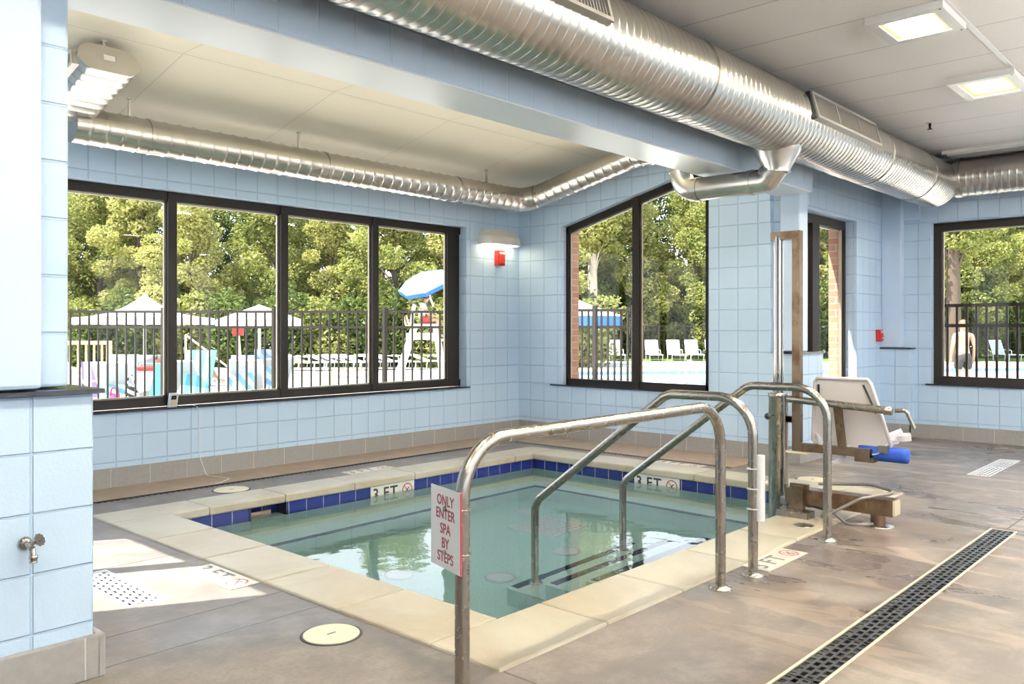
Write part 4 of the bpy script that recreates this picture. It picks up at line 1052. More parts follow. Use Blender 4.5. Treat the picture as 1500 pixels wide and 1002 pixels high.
# ---- furniture
def tubes(name, segs, r, mat, parent):
    mb = MB()
    for s_ in segs: mb.sweep(s_, r, 8)
    return obj(name, mb, mat, parent)
def lounger(label, group=None, fold=.95, seat=.32, mat='sling'):
    """sling pool lounger along local y, head at +y, seat back raised by fold"""
    r = thing('pool_lounger', label, 'lounger', (0, 0, 0), group)
    w = .31; yh = .35; L2 = .75; bz, by = seat+math.sin(fold)*L2, yh+math.cos(fold)*L2
    tubes('frame', [[(s*w, -1.0, seat), (s*w, yh, seat)] for s in (-1, 1)]+[[(-w, -1.0, seat), (w, -1.0, seat)]], .018, 'white_metal', r)
    tubes('back_frame', [[(s*w, yh, seat), (s*w, by, bz)] for s in (-1, 1)]+[[(-w, by, bz), (w, by, bz)]], .018, 'white_metal', r)
    obj('seat_sling', MB().box(-w, w, -1.0, yh, seat-.006, seat+.006), mat, r)
    obj('back_sling', MB().obox(((0), (yh+by)/2, (seat+bz)/2), (1, 0, 0), (0, math.cos(fold), math.sin(fold)), (0, -math.sin(fold), math.cos(fold)), w, L2/2, .006), mat, r)
    for y in (-.85, .30):
        for s in (-1, 1): tubes('leg', [[(s*w, y, seat), (s*w, y+.04, 0)]], .018, 'white_metal', r)
    for s in (-1, 1): tubes('armrest', [fillet([(s*(w+.02), -.15, seat), (s*(w+.02), -.12, seat+.2), (s*(w+.02), yh+.1, seat+.22)], .05, 3)], .016, 'white_metal', r)
    return r
# upright loungers across the outdoor pool, seen in the raked window
base = lounger('white upright lounger on the far pool deck, beside the window mullion', 'loungers across the pool', 1.15)
rows = [(957, 41.5, 'white upright lounger on the far pool deck, nearest the raked window mullion'), (989, 41.6, 'white upright lounger on the far pool deck, second right of the mullion'),
        (1016, 41.7, 'white upright lounger on the far pool deck, third right of the mullion'), (1046, 41.8, 'white upright lounger on the far pool deck, cut by the block wall'),
        (903, 41.4, 'white upright lounger on the far pool deck, behind the gate'), (858, 41.3, 'white upright lounger on the far pool deck, behind the left of the gate'),
        (1470, 41.5, 'white upright lounger on the far deck in the far window')]
for k, (u, D, lab) in enumerate(rows):
    if k == 0: base.location = W(u, D); base.rotation_euler = (0, 0, ROT); base['label'] = lab
    else: dup(base, W(u, D), ROT+(.0 if k != 6 else .1), lab)
# flat white loungers in a row beyond the deck, seen in the window wall
fl_ = lounger('white flat lounger', None, .35)
spots = [(440, 'far left of the third pane'), (455, 'left in the third pane'), (492, 'left of the middle of the third pane'), (507, 'in the middle of the third pane'), (523, 'right of the middle of the third pane'), (538, 'next to the mullion in the third pane'), (566, 'left in the last pane'), (584, 'beside the lifeguard chair'), (640, 'under the lifeguard chair seat')]
for k, (u, where) in enumerate(spots):
    lab = 'low white lounger on the grass edge, '+where; p = W(u, 31.5+.15*k)
    if k == 0: fl_.location = p; fl_.rotation_euler = (0, 0, ROT+1.2); fl_['label'] = lab
    else: dup(fl_, p, ROT+1.2+.1*(k % 3), lab)
# nearer loungers on the left with towels
nl = lounger('white lounger with back raised beside the wood railing', None, .9, .36)
nl.location = W(150, 16.3); nl.rotation_euler = (0, 0, ROT+2.5)
near = [(182, 16.0, PI+.15, 'white lounger with a wooden top bar under the left umbrella'), (226, 18.5, .5, 'white lounger with a tall back by the umbrella pole'), (290, 16.8, PI-.1, 'white lounger with a teal towel right of the first mullion'),
        (366, 17.2, PI+.2, 'white lounger under the scalloped umbrella'), (392, 18.0, PI+.6, 'light blue lounger beside the second mullion')]
for u, D, a, lab in near: dup(nl, W(u, D), ROT+a, lab)
def towel(u, D, a, wd, ln, z, mat, label, lean=1.1):
    o = thing('towel', label, 'towel', (0, 0, 0)); mb = MB()
    mb.obox((0, 0, z), (1, 0, 0), (0, math.cos(lean), math.sin(lean)), (0, -math.sin(lean), math.cos(lean)), wd/2, ln/2, .012)
    mb.obox((0, -.10-ln/2*math.cos(lean), z-ln/2*math.sin(lean)), (1, 0, 0), (0, 1, 0), (0, 0, 1), wd/2, .12, .012)
    obj('cloth', mb, mat, o); o.location = W(u, D); o.rotation_euler = (0, 0, ROT+a); return o
def stripes(name, a, b, s, ang=0):
    t = NT(name); x, y, z = t.sep(t.obj()); f = t.M('GREATER_THAN', t.M('FRACT', t.M('MULTIPLY', t.M('ADD', x, t.M('MULTIPLY', z, ang)), s)), .5)
    t.bsdf(t.mix(f, a, b), .85, 0, .1); return t.m
MAT['towel_teal'] = stripes('teal_towel', (.10, .36, .42), (.26, .50, .52), 5)
MAT['towel_stripe'] = stripes('pastel_towel', (.48, .52, .46), (.17, .40, .38), 3, 2)
MAT['towel_purple'] = stripes('purple_towel', (.17, .12, .30), (.48, .46, .50), 4)
MAT['towel_blue'] = flat('bright_blue_towel', (.04, .25, .46), .85)
MAT['towel_pale'] = stripes('pale_blue_towel', (.20, .38, .54), (.48, .52, .56), 4, 1)
MAT['magenta'] = flat('magenta_cloth', (.38, .015, .11), .8)
MAT['black_cloth'] = stripes('black_white_cloth', (.03, .03, .03), (.6, .6, .58), 4, 2)
towel(290, 16.2, 0, .58, .95, .72, 'towel_teal', 'teal striped towel hung over a lounger right of the first mullion')
towel(176, 15.6, .1, .55, .85, .70, 'towel_stripe', 'pastel striped towel over the lounger back under the left umbrella')
towel(134, 15.9, .5, .34, .7, .62, 'towel_purple', 'purple and white towel hanging at the left by the railing')
towel(231, 15.2, 0, .22, .8, .55, 'towel_blue', 'bright blue towel hanging left of the first mullion')
towel(355, 16.6, .1, .50, .75, .70, 'towel_pale', 'pale blue and white towel over the lounger under the scalloped umbrella')
towel(387, 17.3, .3, .40, .8, .78, 'towel_pale', 'pale blue towel beside the second mullion')
def bag(u, D, z, sx, sz, mat, name, label, cat):
    o = thing(name, label, cat, (0, 0, 0)); bm = bmesh.new(); bmesh.ops.create_icosphere(bm, subdivisions=3, radius=1)
    for v in bm.verts:
        f = 1+.12*math.sin(5*v.co.x+3*v.co.z)+.08*math.sin(9*v.co.y); v.co = Vector((v.co.x*sx*f, v.co.y*sx*.6*f, max(-.9, v.co.z)*sz*f))
    mb = MB(); mb.bm(bm, True, Matrix.Translation((0, 0, z+sz*.95))); obj('bag_body', mb, mat, o)
    tubes('strap', [fillet([(-sx*.5, 0, z+sz*1.6), (-sx*.3, 0, z+sz*2.6), (sx*.3, 0, z+sz*2.6), (sx*.5, 0, z+sz*1.6)], .06, 4)], .012, mat, o)
    o.location = W(u, D); o.rotation_euler = (0, 0, ROT); return o
bag(168, 14.6, .0, .17, .21, 'magenta', 'beach_bag', 'magenta beach bag on the deck near the left lounger', 'bag')
bag(192, 14.7, .05, .15, .27, 'black_cloth', 'beach_bag', 'black and white beach bag beside the magenta one', 'bag')
o = thing('cooler', 'red and white cooler beside the left umbrella pole', 'cooler', (0, 0, 0))
obj('cooler_body', MB().box(-.25, .25, -.16, .16, 0, .72, .02), 'white_plastic', o); obj('cooler_lid', MB().box(-.26, .26, -.17, .17, .72, .80, .02), 'red_plastic', o)
tubes('handle', [fillet([(-.27, 0, .62), (-.27, 0, .86), (.27, 0, .86), (.27, 0, .62)], .04, 3)], .012, 'white_plastic', o)
o.location = W(224, 17.0); o.rotation_euler = (0, 0, ROT)
# pale wooden railing on the far left
o = thing('wood_railing', 'pale wooden railing at the far left beyond the fence', 'railing', (0, 0, 0))
obj('top_rail', MB().box(-1.6, 0, -.05, .05, 1.19, 1.28), 'wood', o); obj('bottom_rail', MB().box(-1.6, 0, -.03, .03, .46, .53), 'wood', o)
for x in (-.05, -1.55): obj('rail_post', MB().box(x-.05, x+.05, -.05, .05, 0, 1.20), 'wood', o)
for k in range(7): obj('baluster', MB().box(-1.36+k*.19-.02, -1.36+k*.19+.02, -.02, .02, .52, 1.2), 'wood', o)
o.location = W(163, 20); o.rotation_euler = (0, 0, ROT)
# white stair handrail coming down by the tree trunk
o = thing('slide_handrail', 'slanting white handrail behind the teal towel lounger', 'handrail', (0, 0, 0))
tubes('rail', [[(0, 0, 1.42), (1.05, 0, .62)]], .022, 'white_metal', o)
tubes('post', [[(0, 0, 0), (0, 0, 1.42)]], .022, 'white_metal', o); tubes('post', [[(1.05, 0, 0), (1.05, 0, .62)]], .022, 'white_metal', o)
o.location = W(272, 20.5); o.rotation_euler = (0, 0, ROT)
o = thing('rescue_post', 'leaning pale post with a red box under the scalloped umbrella', 'post', (0, 0, 0))
obj('post', MB().cyl((.10, 0, 0), (-.02, 0, 1.48), .035, 10), 'cream_plastic', o); obj('red_box', MB().box(-.14, .10, -.05, .05, 1.42, 1.60, .02), 'red_plastic', o)
o.location = W(350, 18.6); o.rotation_euler = (0, 0, ROT)
o = thing('bench_frame', 'low green and yellow tubular frame on the sunny deck in the third pane', 'bench', (0, 0, 0))
MAT['green_tube'] = flat('pale_green_tube', (.30, .48, .30), .5); MAT['yellow_tube'] = flat('yellow_tube', (.6, .45, .12), .5)
tubes('top_bar', [fillet([(-.42, 0, .05), (-.42, 0, .52), (.42, 0, .52)], .1, 4)], .022, 'yellow_tube', o)
tubes('seat_bar', [[(-.42, 0, .36), (.42, 0, .36)], [(-.42, .3, .36), (.42, .3, .36)], [(.42, 0, 0), (.42, 0, .52)], [(.42, .3, 0), (.42, .3, .36)], [(-.42, .3, 0), (-.42, .3, .36)]], .024, 'green_tube', o)
o.location = W(509, 21); o.rotation_euler = (0, 0, ROT)
o = thing('pool_ladder', 'pink and white striped tube frame with a blue bundle by the outdoor pool', 'pool ladder', (0, 0, 0))
MAT['candy'] = stripes('pink_white_tube', (.72, .30, .30), (.8, .75, .72), 0, 1)
MAT['candy'] = (lambda t: (t.bsdf(t.mix(t.M('GREATER_THAN', t.M('FRACT', t.M('MULTIPLY', t.sep(t.obj())[2], 7)), .5), (.66, .22, .24), (.8, .75, .72)), .5), t.m)[1])(NT('pink_white_tube'))
for x in (-.32, .50): tubes('side_rail', [fillet([(x, 0, 0), (x+.04, 0, .70), (x+.16, 0, .76), (x+.2, 0, .60)], .06, 4)], .035, 'candy', o)
tubes('cross_bar', [[(-.32, 0, .05), (.50, 0, .05)], [(-.32, 0, .17), (.50, 0, .17)]], .02, 'candy', o)
o.location = W(1022, 21.6); o.rotation_euler = (0, 0, ROT)
bag(1023, 21.3, .02, .20, .20, 'towel_pale', 'swim_bag', 'pale blue bundle resting by the pink striped frame', 'bag')

# ---- people
def skinned(name, pts, edges, mat, parent, root=0, sub=2):
    me = bpy.data.meshes.new(name); me.from_pydata([p[:3] for p in pts], edges, []); me.materials.append(MAT[mat])
    o = bpy.data.objects.new(name, me); C.objects.link(o); o.parent = parent
    o.modifiers.new('skin', 'SKIN').use_smooth_shade = True
    if not me.skin_vertices: me.attributes  # skin layer is created by the modifier
    bm = bmesh.new(); bm.from_mesh(me); lay = bm.verts.layers.skin.verify()
    for v, p in zip(bm.verts, pts): v[lay].radius = (p[3], p[4] if len(p) > 4 else p[3]); v[lay].use_root = False
    bm.verts.ensure_lookup_table(); bm.verts[root][lay].use_root = True
    bm.to_mesh(me); bm.free()
    s_ = o.modifiers.new('sub', 'SUBSURF'); s_.levels = sub; s_.render_levels = sub
    return o
def chainmesh(name, chains, mat, parent):
    mb = MB()
    for pts, rad in chains: mb.sweep(pts, rad, 14)
    return obj(name, mb, mat, parent)
def head(parent, c, face, hairmat, glasses=False, long_=0.):
    """head at c looking along face (unit, horizontal)"""
    f = Vector(face).normalized(); s = Vector((0, 0, 1)).cross(f); M4 = Matrix(((s.x, f.x, 0, c[0]), (s.y, f.y, 0, c[1]), (s.z, f.z, 1, c[2]), (0, 0, 0, 1)))
    bm = bmesh.new(); bmesh.ops.create_uvsphere(bm, u_segments=18, v_segments=12, radius=.1)
    for v in bm.verts:
        v.co = Vector((v.co.x*.90, v.co.y*1.04, v.co.z*1.22))
        if v.co.z > -.02: v.co += v.co.normalized()*.016
        if v.co.y < .03 and v.co.z < -.03: v.co.z = -.03-(abs(v.co.z)-.03)*.3
    mb = MB(); mb.bm(bm, True, M4)
    if not glasses and False: pass
    o = obj('hair', mb, hairmat, parent)
    if glasses:
        mb = MB()
        for sg in (-1, 1):
            p = M4 @ Vector((sg*.034, .102, .012)); mb.obox(p, s, f, (0, 0, 1), .026, .006, .018)
            q0, q1 = M4 @ Vector((sg*.06, .095, .018)), M4 @ Vector((sg*.082, .0, .018)); mb.bar(q0, q1, .005, .008)
        obj('sunglasses', mb, 'hair', parent)
def fingers(pts, edges, wrist, palm_dir, side, spread, n0):
    """five bent fingers grown from a palm"""
    d, s = Vector(palm_dir).normalized(), Vector(side).normalized(); b = Vector(spread).normalized(); w = Vector(wrist)
    palm = len(pts); pts.append((*(w+d*.05), .030, .016)); edges.append((n0, palm))
    kn = len(pts); pts.append((*(w+d*.085), .034, .014)); edges.append((palm, kn))
    for k, ln in enumerate((.07, .082, .076, .06)):
        o = b*(-.027+.018*k); i = len(pts)
        pts.append((*(w+d*.105+o), .009)); pts.append((*(w+d*(.105+ln*.5)+o*1.1+s*.006), .0085)); pts.append((*(w+d*(.105+ln*.85)+o*1.1+s*.024), .007))
        edges += [(kn, i), (i, i+1), (i+1, i+2)]
    i = len(pts); pts.append((*(w+d*.06-b*.045), .010)); pts.append((*(w+d*.095-b*.055+s*.01), .008)); edges += [(palm, i), (i, i+1)]
def body(parent, J, order_arms=True, female=.0):
    """J: dict of joints; one continuous skinned figure"""
    P = []; E = []; ix = {}
    def add(k, co, r, r2=None): ix[k] = len(P); P.append((*co, r, r2 or r))
    V = {k: Vector(v) for k, v in J.items()}
    add('pelvis', V['pelvis'], .135, .105); add('waist', V['pelvis'].lerp(V['chest'], .5), .125, .095); add('chest', V['chest'], .15, .105)
    add('neckb', V['chest'].lerp(V['head'], .42), .09, .075); add('neck', V['chest'].lerp(V['head'], .62), .052); add('jaw', V['head']-Vector((0, 0, .07)), .062, .07); add('skull', V['head'], .08, .092); add('crown', V['head']+Vector((0, 0, .07)), .066, .075)
    E.extend([(0, 1), (1, 2), (2, 3), (3, 4), (4, 5), (5, 6), (6, 7)])
    if 'nose' in J:
        add('nose', V['nose'], .016); E.append((ix['skull'], ix['nose']))
    for s in 'LR':
        add('sh'+s, V['sh'+s], .062); add('el'+s, V['el'+s], .042); add('wr'+s, V['wr'+s], .028)
        add('ua'+s, V['sh'+s].lerp(V['el'+s], .5), .052); add('fa'+s, V['el'+s].lerp(V['wr'+s], .35), .041)
        E.extend([(ix['neckb'], ix['sh'+s]), (ix['sh'+s], ix['ua'+s]), (ix['ua'+s], ix['el'+s]), (ix['el'+s], ix['fa'+s]), (ix['fa'+s], ix['wr'+s])])
        add('hp'+s, V['hp'+s], .098); add('th'+s, V['hp'+s].lerp(V['kn'+s], .45), .082); add('kn'+s, V['kn'+s], .056); add('cf'+s, V['kn'+s].lerp(V['an'+s], .32), .058); add('an'+s, V['an'+s], .036); add('he'+s, V['an'+s]+Vector((0, 0, -.045)), .036); add('to'+s, V['to'+s], .030, .02)
        E.extend([(ix['pelvis'], ix['hp'+s]), (ix['hp'+s], ix['th'+s]), (ix['th'+s], ix['kn'+s]), (ix['kn'+s], ix['cf'+s]), (ix['cf'+s], ix['an'+s]), (ix['an'+s], ix['he'+s]), (ix['he'+s], ix['to'+s])])
        d = (V['wr'+s]-V['el'+s]).normalized(); fingers(P, E, V['wr'+s], d, J.get('palm'+s, (0, 1, 0)), J.get('spread'+s, (0, 1, .2)), ix['wr'+s])
    return skinned('body', P, E, 'skin', parent), V
# man in black trunks seen from behind (local +y = away from the camera)
o = thing('person', 'shirtless person in black swim trunks seen from behind in the far window', 'person', (0, 0, 0))
J = dict(pelvis=(0, 0, .95), chest=(0, .0, 1.30), head=(0, .02, 1.62), nose=(0, .12, 1.61), shL=(-.20, 0, 1.42), shR=(.20, 0, 1.42), elL=(-.27, -.02, 1.13), elR=(.27, -.02, 1.13), wrL=(-.26, .06, .88), wrR=(.27, .05, .88),
         hpL=(-.09, 0, .88), hpR=(.09, 0, .88), knL=(-.10, .03, .48), knR=(.10, .01, .48), anL=(-.11, -.02, .09), anR=(.11, -.03, .09), toL=(-.13, .16, .025), toR=(.13, .15, .025))
bd, V = body(o, J)
sw = [(0, 0, .955, .150, .118), (0, 0, 1.02, .138, .108), (-.095, 0, .86, .125), (-.115, .02, .58, .105), (.095, 0, .86, .125), (.115, .01, .58, .105)]
skinned('swim_trunks', sw, [(0, 1), (0, 2), (2, 3), (0, 4), (4, 5)], 'shorts_black', o)
head(o, (0, .005, 1.655), (0, 1, 0), 'brown_hair')
o.location = W(1411, 20.0); o.rotation_euler = (0, 0, ROT)
# lifeguard : chair, umbrella and seated person
LG = W(622, 26)
o = thing('lifeguard_chair', 'tall white lifeguard chair in the last pane of the window wall', 'lifeguard chair', (0, 0, 0))
sz = 1.66
for x, y, x2, y2 in ((-.30, -.32, -.85, -.55), (-.30, .32, -.85, .55), (.35, -.32, .60, -.55), (.35, .32, .60, .55)):
    obj('leg', MB().bar((x, y, sz), (x2, y2, 0), .13, .09, (0, 1, 0)), 'white_metal', o)
obj('seat', MB().box(-.36, .42, -.36, .36, sz, sz+.06), 'white_metal', o)
obj('backrest', MB().obox((-.36, 0, sz+.36), (.15, 0, 1), (0, 1, 0), (1, 0, -.15), .32, .34, .02), 'white_metal', o)
for y in (-.38, .38): tubes('armrest', [fillet([(-.62, y, sz+.34), (-.52, y, sz-.02), (-.20, y, sz-.06)], .1, 4)], .03, 'wood', o)
obj('foot_board', MB().box(.2, .66, -.40, .40, sz-.46, sz-.40), 'white_metal', o); obj('cross_board', MB().box(-.52, .46, -.43, -.38, sz-.42, sz-.22), 'white_metal', o); obj('cross_board', MB().box(-.52, .46, .38, .43, sz-.42, sz-.22), 'white_metal', o)
for z in (.5, .95): obj('ladder_rung', MB().bar((.45+.1*(1-z), -.46, z), (.45+.1*(1-z), .46, z), .06, .05), 'white_metal', o)
o.location = LG; o.rotation_euler = (0, 0, ROT)
p = thing('person', 'person in white shirt, red shorts and sunglasses sitting on the lifeguard chair', 'person', (0, 0, 0))
b = sz+.06
J = dict(pelvis=(-.10, 0, b+.13), chest=(-.06, 0, b+.45), head=(.05, 0, b+.80), nose=(.155, 0, b+.79), shL=(-.05, .19, b+.58), shR=(-.05, -.19, b+.58), elL=(.10, .25, b+.34), elR=(.10, -.25, b+.34), wrL=(.30, .16, b+.25), wrR=(.30, -.16, b+.25),
         hpL=(-.04, .09, b+.11), hpR=(-.04, -.09, b+.11), knL=(.40, .13, b+.13), knR=(.40, -.13, b+.13), anL=(.42, .12, b-.28), anR=(.42, -.12, b-.28), toL=(.60, .13, b-.40), toR=(.60, -.13, b-.40), palmL=(0, 0, -1), palmR=(0, 0, -1), spreadL=(0, 1, 0), spreadR=(0, -1, 0))
body(p, J)
skinned('shirt', [(-.10, 0, b+.16, .158, .13), (-.09, 0, b+.32, .15, .12), (-.06, 0, b+.46, .168, .122), (-.035, 0, b+.585, .11, .09), (-.05, .19, b+.585, .078), (.03, .225, b+.455, .062), (-.05, -.19, b+.585, .078), (.03, -.225, b+.455, .062)], [(0, 1), (1, 2), (2, 3), (3, 4), (4, 5), (3, 6), (6, 7)], 'shirt', p)
skinned('shorts', [(-.10, 0, b+.125, .148, .125), (0, .09, b+.115, .115), (.26, .12, b+.13, .098), (0, -.09, b+.115, .115), (.26, -.12, b+.13, .098)], [(0, 1), (1, 2), (0, 3), (3, 4)], 'shorts_red', p)
head(p, (.04, 0, b+.835), (1, 0, 0), 'hair', True)
p.location = LG; p.rotation_euler = (0, 0, ROT)
um = umbrella(LG+Vector((-.05, .12, 0)), .86, 1.05+sz, .36, 8, 'light blue umbrella tilted over the lifeguard chair', 'canvas_blue', 'canvas_royal', .13, 0, .0, tilt=(math.radians(26), math.radians(-18)), name='lifeguard_umbrella', zbase=sz+.2, rot=ROT)
# put the tilted pole's foot on the chair seat
um.location = LG+Matrix.Rotation(ROT, 3, 'Z') @ Vector((-.04, 0, 0))+Vector((0, 0, 3.12))-um.rotation_euler.to_matrix() @ Vector((0, 0, 1.05+sz+.12))
# reclining person right of the first mullion
p = thing('person', 'person reclining on the lounger with the teal towel', 'person', (0, 0, 0))
J = dict(pelvis=(0, 0, .50), chest=(-.32, 0, .66), head=(-.60, 0, .84), nose=(-.56, 0, .945), shL=(-.42, .19, .72), shR=(-.42, -.19, .72), elL=(-.25, .30, .56), elR=(-.25, -.30, .56), wrL=(.0, .24, .50), wrR=(.0, -.24, .50),
         hpL=(.06, .09, .49), hpR=(.06, -.09, .49), knL=(.38, .11, .92), knR=(.40, -.11, .84), anL=(.62, .11, .52), anR=(.66, -.11, .50), toL=(.80, .11, .47), toR=(.84, -.11, .46), palmL=(0, 0, -1), palmR=(0, 0, -1))
body(p, J)
skinned('swimsuit', [(.02, 0, .50, .142, .115), (-.06, 0, .535, .132, .105)], [(0, 1)], 'shorts_black', p)
head(p, (-.63, 0, .85), (.35, 0, .94), 'brown_hair')
p.location = W(272, 17.6); p.rotation_euler = (0, 0, ROT)

# ---- woods
def leafmat(name, c1, c2, c3):
    t = NT(name); P, N = t.pos(); oi = t.n('ShaderNodeObjectInfo')
    f = t.ramp(t.noise(P, .7, 3), .3, .7); f2 = t.noise(P, 7, 2)
    c = t.mix(f, c1, c2); c = t.mix(t.M('MULTIPLY', t.ramp(f2, .45, .7), .8), c, c3)
    d = t.n('ShaderNodeBsdfPrincipled', {'Base Color': c, 'Roughness': .55, 'Specular IOR Level': .3})
    tr = t.n('ShaderNodeBsdfTranslucent', {'Color': c})
    mx = t.n('ShaderNodeMixShader', {0: .45, 1: d.outputs[0], 2: tr.outputs[0]}); t.t.links.new(mx.outputs[0], t.out.inputs[0]); return t.m
MAT['leaf_a'] = leafmat('leaves_green', (.14, .175, .035), (.27, .285, .07), (.48, .455, .17))
MAT['leaf_b'] = leafmat('leaves_yellow_green', (.25, .27, .06), (.40, .39, .12), (.58, .52, .23))
MAT['leaf_c'] = leafmat('leaves_dark', (.05, .085, .02), (.10, .14, .03), (.24, .27, .06))
MAT['bark'] = flat('bark', (.10, .075, .055), .9, 0, .1, 9, .4)
MAT['bark_pale'] = flat('pale_bark', (.50, .42, .33), .9, 0, .1, 5, .3)
def foliage(name, mat, parent, blobs, nleaf, ls, seed):
    R = random.Random(seed); vs = []; fs = []
    tot = sum(b[3]*b[3] for b in blobs)
    for (bx_, by_, bz_, br, bh) in blobs:
        for k in range(int(nleaf*br*br/tot)):
            while True:
                x, y, z = R.uniform(-1, 1), R.uniform(-1, 1), R.uniform(-1, 1); q = x*x+y*y+z*z
                if .25 < q < 1: break
            p = Vector((bx_+x*br, by_+y*br, bz_+z*bh)); s = ls*R.uniform(.6, 1.3)
            a = R.uniform(0, 2*PI); tl = R.uniform(-.9, .9); d = Vector((math.cos(a)*math.cos(tl), math.sin(a)*math.cos(tl), math.sin(tl)-.3)).normalized()
            e = d.cross(Vector((R.uniform(-1, 1), R.uniform(-1, 1), R.uniform(-.3, 1)))).normalized(); n_ = d.cross(e)*.18*s
            o = len(vs); vs += [p-d*s*.5, p+e*s*.32+n_, p+d*s*.5, p-e*s*.32+n_]; fs.append((o, o+1, o+2, o+3))
    me = bpy.data.meshes.new(name); me.from_pydata(vs, [], fs); me.update(); me.materials.append(MAT[mat])
    o = bpy.data.objects.new(name, me); C.objects.link(o); o.parent = parent; return o
def tree(mat, seed, h, r, nb, nleaf, bark='bark', low=1.6, ls=.23, name='tree', tr=.16):
    R = random.Random(seed); root = thing(name, '', 'tree'); blobs = []; br_ = []
    for k in range(nb):
        t_ = (k+.5)/nb; z = low+(h-low)*t_; rr = r*(.55+.75*math.sin(PI*min(1, .15+t_*.85)))*.75; a = k*2.4+R.uniform(-.4, .4); q = rr*R.uniform(.25, .95)
        b = R.uniform(.55, 1.0)*r*.36
        blobs.append((q*math.cos(a), q*math.sin(a), z, b, b*.75)); br_.append((q*math.cos(a), q*math.sin(a), z))
    foliage('foliage', mat, root, blobs, nleaf, ls, seed)
    mb = MB(); mb.sweep([(0, 0, -.05), (.05, .03, h*.3), (-.06, .05, h*.6), (0, 0, h*.92)], [tr*1.25, tr, tr*.65, tr*.2], 10)
    for q in br_[::2]:
        z0 = q[2]*.72; mb.sweep([(0, 0, z0), (q[0]*.5, q[1]*.5, z0+(q[2]-z0)*.7), q], [tr*.32, tr*.2, tr*.07], 6, False)
    obj('trunk', mb, bark, root); return root
kinds = [tree('leaf_a', 1, 9.0, 2.6, 50, 17000, low=1.1, ls=.18), tree('leaf_b', 2, 8.0, 2.4, 46, 16000, low=1.0, ls=.18), tree('leaf_c', 3, 10.5, 2.9, 50, 15500, low=1.2, ls=.19), tree('leaf_b', 4, 9.6, 2.3, 48, 15500, low=1.2, ls=.18)]
labs = ['green leafy tree in the front of the woods', 'yellow-green leafy tree in the front of the woods', 'dark green tall tree deep in the woods', 'tall yellow-green tree in the woods']
used = [False]*4
def plant(k, p, rz, sc, grp=True, lab=None):
    lab = lab or labs[k]+' beyond the pool fence'
    if not used[k]:
        used[k] = True; o = kinds[k]; o.location = p; o.rotation_euler = (0, 0, rz); o.scale = (sc, sc, sc); o['label'] = lab; o['group'] = 'trees in the woods'
    else: dup(kinds[k], p, rz, lab, 'trees in the woods', (sc, sc, sc))
R = random.Random(5)
r_ = -25.0
i = 0
while r_ < 31:
    D = 46.0+R.uniform(-1.2, 1.8) if r_ > 3 else 37+R.uniform(-1.2, 2)
    plant((0, 1, 0, 3, 1)[i % 5], RD(r_, D), R.uniform(0, 6.28), R.uniform(.84, .98)*(1.0 if r_ < 3 else 1.15)); r_ += R.uniform(2.5, 3.1) if r_ < 3 else R.uniform(2.7, 3.4); i += 1
r_ = -29.0
while r_ < 38:
    D = (43.5 if r_ < 3 else 53)+R.uniform(-1.5, 2.5); plant((2, 2, 0, 2, 3)[i % 5], RD(r_, D), R.uniform(0, 6.28), R.uniform(.92, 1.02)*(1 if r_ < 3 else 1.12)); r_ += R.uniform(2.5, 3.3); i += 1
# two trees that stand out
t5 = tree('leaf_b', 9, 13, 2.6, 36, 8000, 'bark_pale', low=5.5, tr=.26); t5.location = W(868, 43.8); t5['label'] = 'tree with a pale bare trunk left in the raked window'
t6 = tree('leaf_a', 10, 13, 2.8, 36, 8000, 'bark', low=5.0, tr=.30); t6.location = W(1397, 40.0); t6['label'] = 'tree with a thick brown trunk at the left of the far window'
# bushes at the foot of the woods
bush = thing('bush', 'leafy bush at the foot of the woods', 'bush')
R2 = random.Random(11)
foliage('foliage', 'leaf_a', bush, [(R2.uniform(-1.0, 1.0), R2.uniform(-.6, .6), R2.uniform(.4, 2.3), .75, .62) for k in range(16)], 3600, .20, 21)
mb = MB()
for k in range(5): mb.sweep([(R2.uniform(-.3, .3), R2.uniform(-.2, .2), 0), (R2.uniform(-.9, .9), R2.uniform(-.5, .5), 1.9)], [.03, .012], 5)
obj('stems', mb, 'bark', bush)
bush2 = thing('bush', 'dark leafy bush at the foot of the woods', 'bush')
foliage('foliage', 'leaf_c', bush2, [(R2.uniform(-1.0, 1.0), R2.uniform(-.6, .6), R2.uniform(.4, 2.6), .75, .62) for k in range(16)], 3600, .20, 22)
mb = MB()
for k in range(5): mb.sweep([(R2.uniform(-.3, .3), R2.uniform(-.2, .2), 0), (R2.uniform(-.9, .9), R2.uniform(-.5, .5), 2.1)], [.03, .012], 5)
obj('stems', mb, 'bark', bush2)
first = [True, True]; r_ = -24.0; i = 0
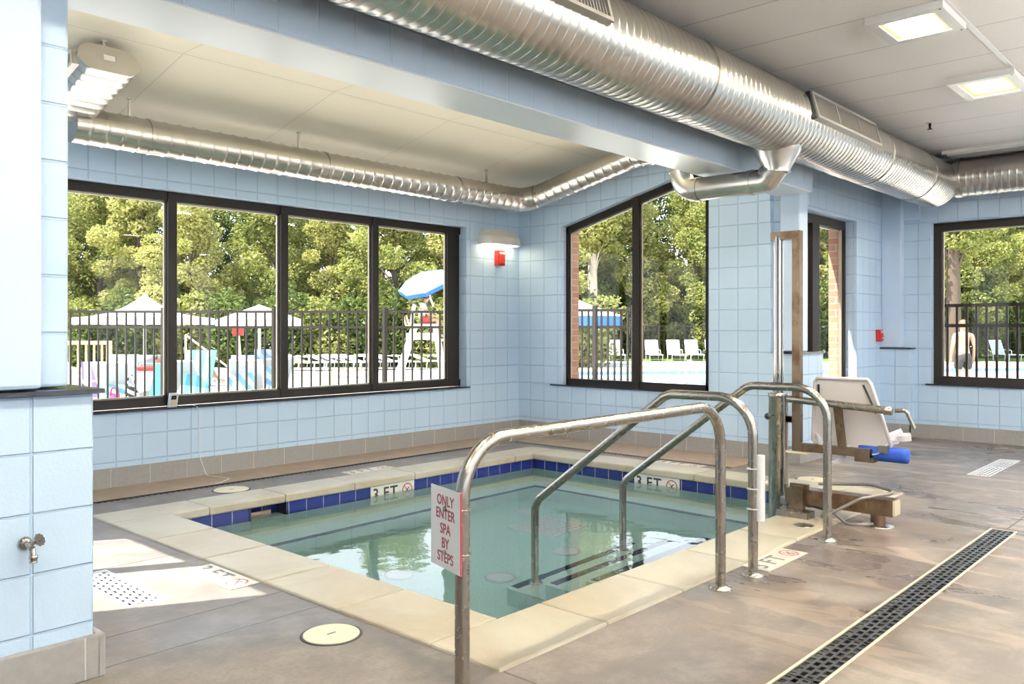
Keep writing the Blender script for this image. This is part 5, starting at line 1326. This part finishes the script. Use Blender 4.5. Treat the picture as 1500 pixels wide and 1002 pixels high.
while r_ < 30:
    D = (34.8 if r_ < 3 else 45.5)+R2.uniform(-.3, .9); k = (0, 1, 1)[i % 3]; q = (bush, bush2)[k]; sc = R2.uniform(.85, 1.2)*(1 if r_ < 3 else 1.35)
    lab = ('green leafy bush' if k == 0 else 'dark leafy bush')+' in the undergrowth along the woods'
    if first[k]: first[k] = False; q.location = RD(r_, D); q['label'] = lab; q['group'] = 'undergrowth bushes'; q.scale = (sc, sc, sc); q.rotation_euler = (0, 0, R2.uniform(0, 6))
    else: dup(q, RD(r_, D), R2.uniform(0, 6), lab, 'undergrowth bushes', (sc, sc, sc))
    r_ += R2.uniform(1.5, 1.9); i += 1

# ------------------------------------------------------------------ sky, sun, camera
wd = bpy.data.worlds.new('sky'); SC.world = wd; wd.use_nodes = True; nt = wd.node_tree; nt.nodes.clear()
tc = nt.nodes.new('ShaderNodeTexCoord'); sp = nt.nodes.new('ShaderNodeSeparateXYZ'); nt.links.new(tc.outputs['Generated'], sp.inputs[0])
rp = nt.nodes.new('ShaderNodeValToRGB'); nt.links.new(sp.outputs[2], rp.inputs[0])
rp.color_ramp.elements[0].position = 0.0; rp.color_ramp.elements[0].color = (.95, .96, 1, 1)
rp.color_ramp.elements[1].position = .9; rp.color_ramp.elements[1].color = (.55, .70, .98, 1)
bg = nt.nodes.new('ShaderNodeBackground'); bg.inputs[1].default_value = SKY; nt.links.new(rp.outputs[0], bg.inputs[0])
wo = nt.nodes.new('ShaderNodeOutputWorld'); nt.links.new(bg.outputs[0], wo.inputs[0])
sl = bpy.data.lights.new('sun', 'SUN'); sl.energy = SUN; sl.angle = .009; sl.color = (1, .94, .84)
so = bpy.data.objects.new('sun', sl); C.objects.link(so)
so.rotation_euler = Vector((.88, -.47, -1.85)).to_track_quat('-Z', 'Y').to_euler()
cam = bpy.data.cameras.new('camera'); co = bpy.data.objects.new('camera', cam); C.objects.link(co)
co.location = (0, 0, EYE); co.rotation_euler = (PI/2, 0, ROT)
cam.sensor_width = 36; cam.lens = 36*FPX/1500; cam.shift_y = -(501-YH)/1500; cam.clip_end = 300; cam.clip_start = .05
SC.camera = co
vs_ = SC.view_settings; SC.display_settings.display_device = 'sRGB'
vs_.view_transform = 'Standard'; vs_.look = 'None'; vs_.exposure = EXPO; vs_.gamma = 1; vs_.use_curve_mapping = False
cy = SC.cycles; cy.max_bounces = 14; cy.diffuse_bounces = 6; cy.glossy_bounces = 6; cy.transmission_bounces = 10; cy.transparent_max_bounces = 16
cy.use_denoising = True; cy.blur_glossy = .5; cy.caustics_refractive = True; cy.caustics_reflective = False; cy.sample_clamp_indirect = 8
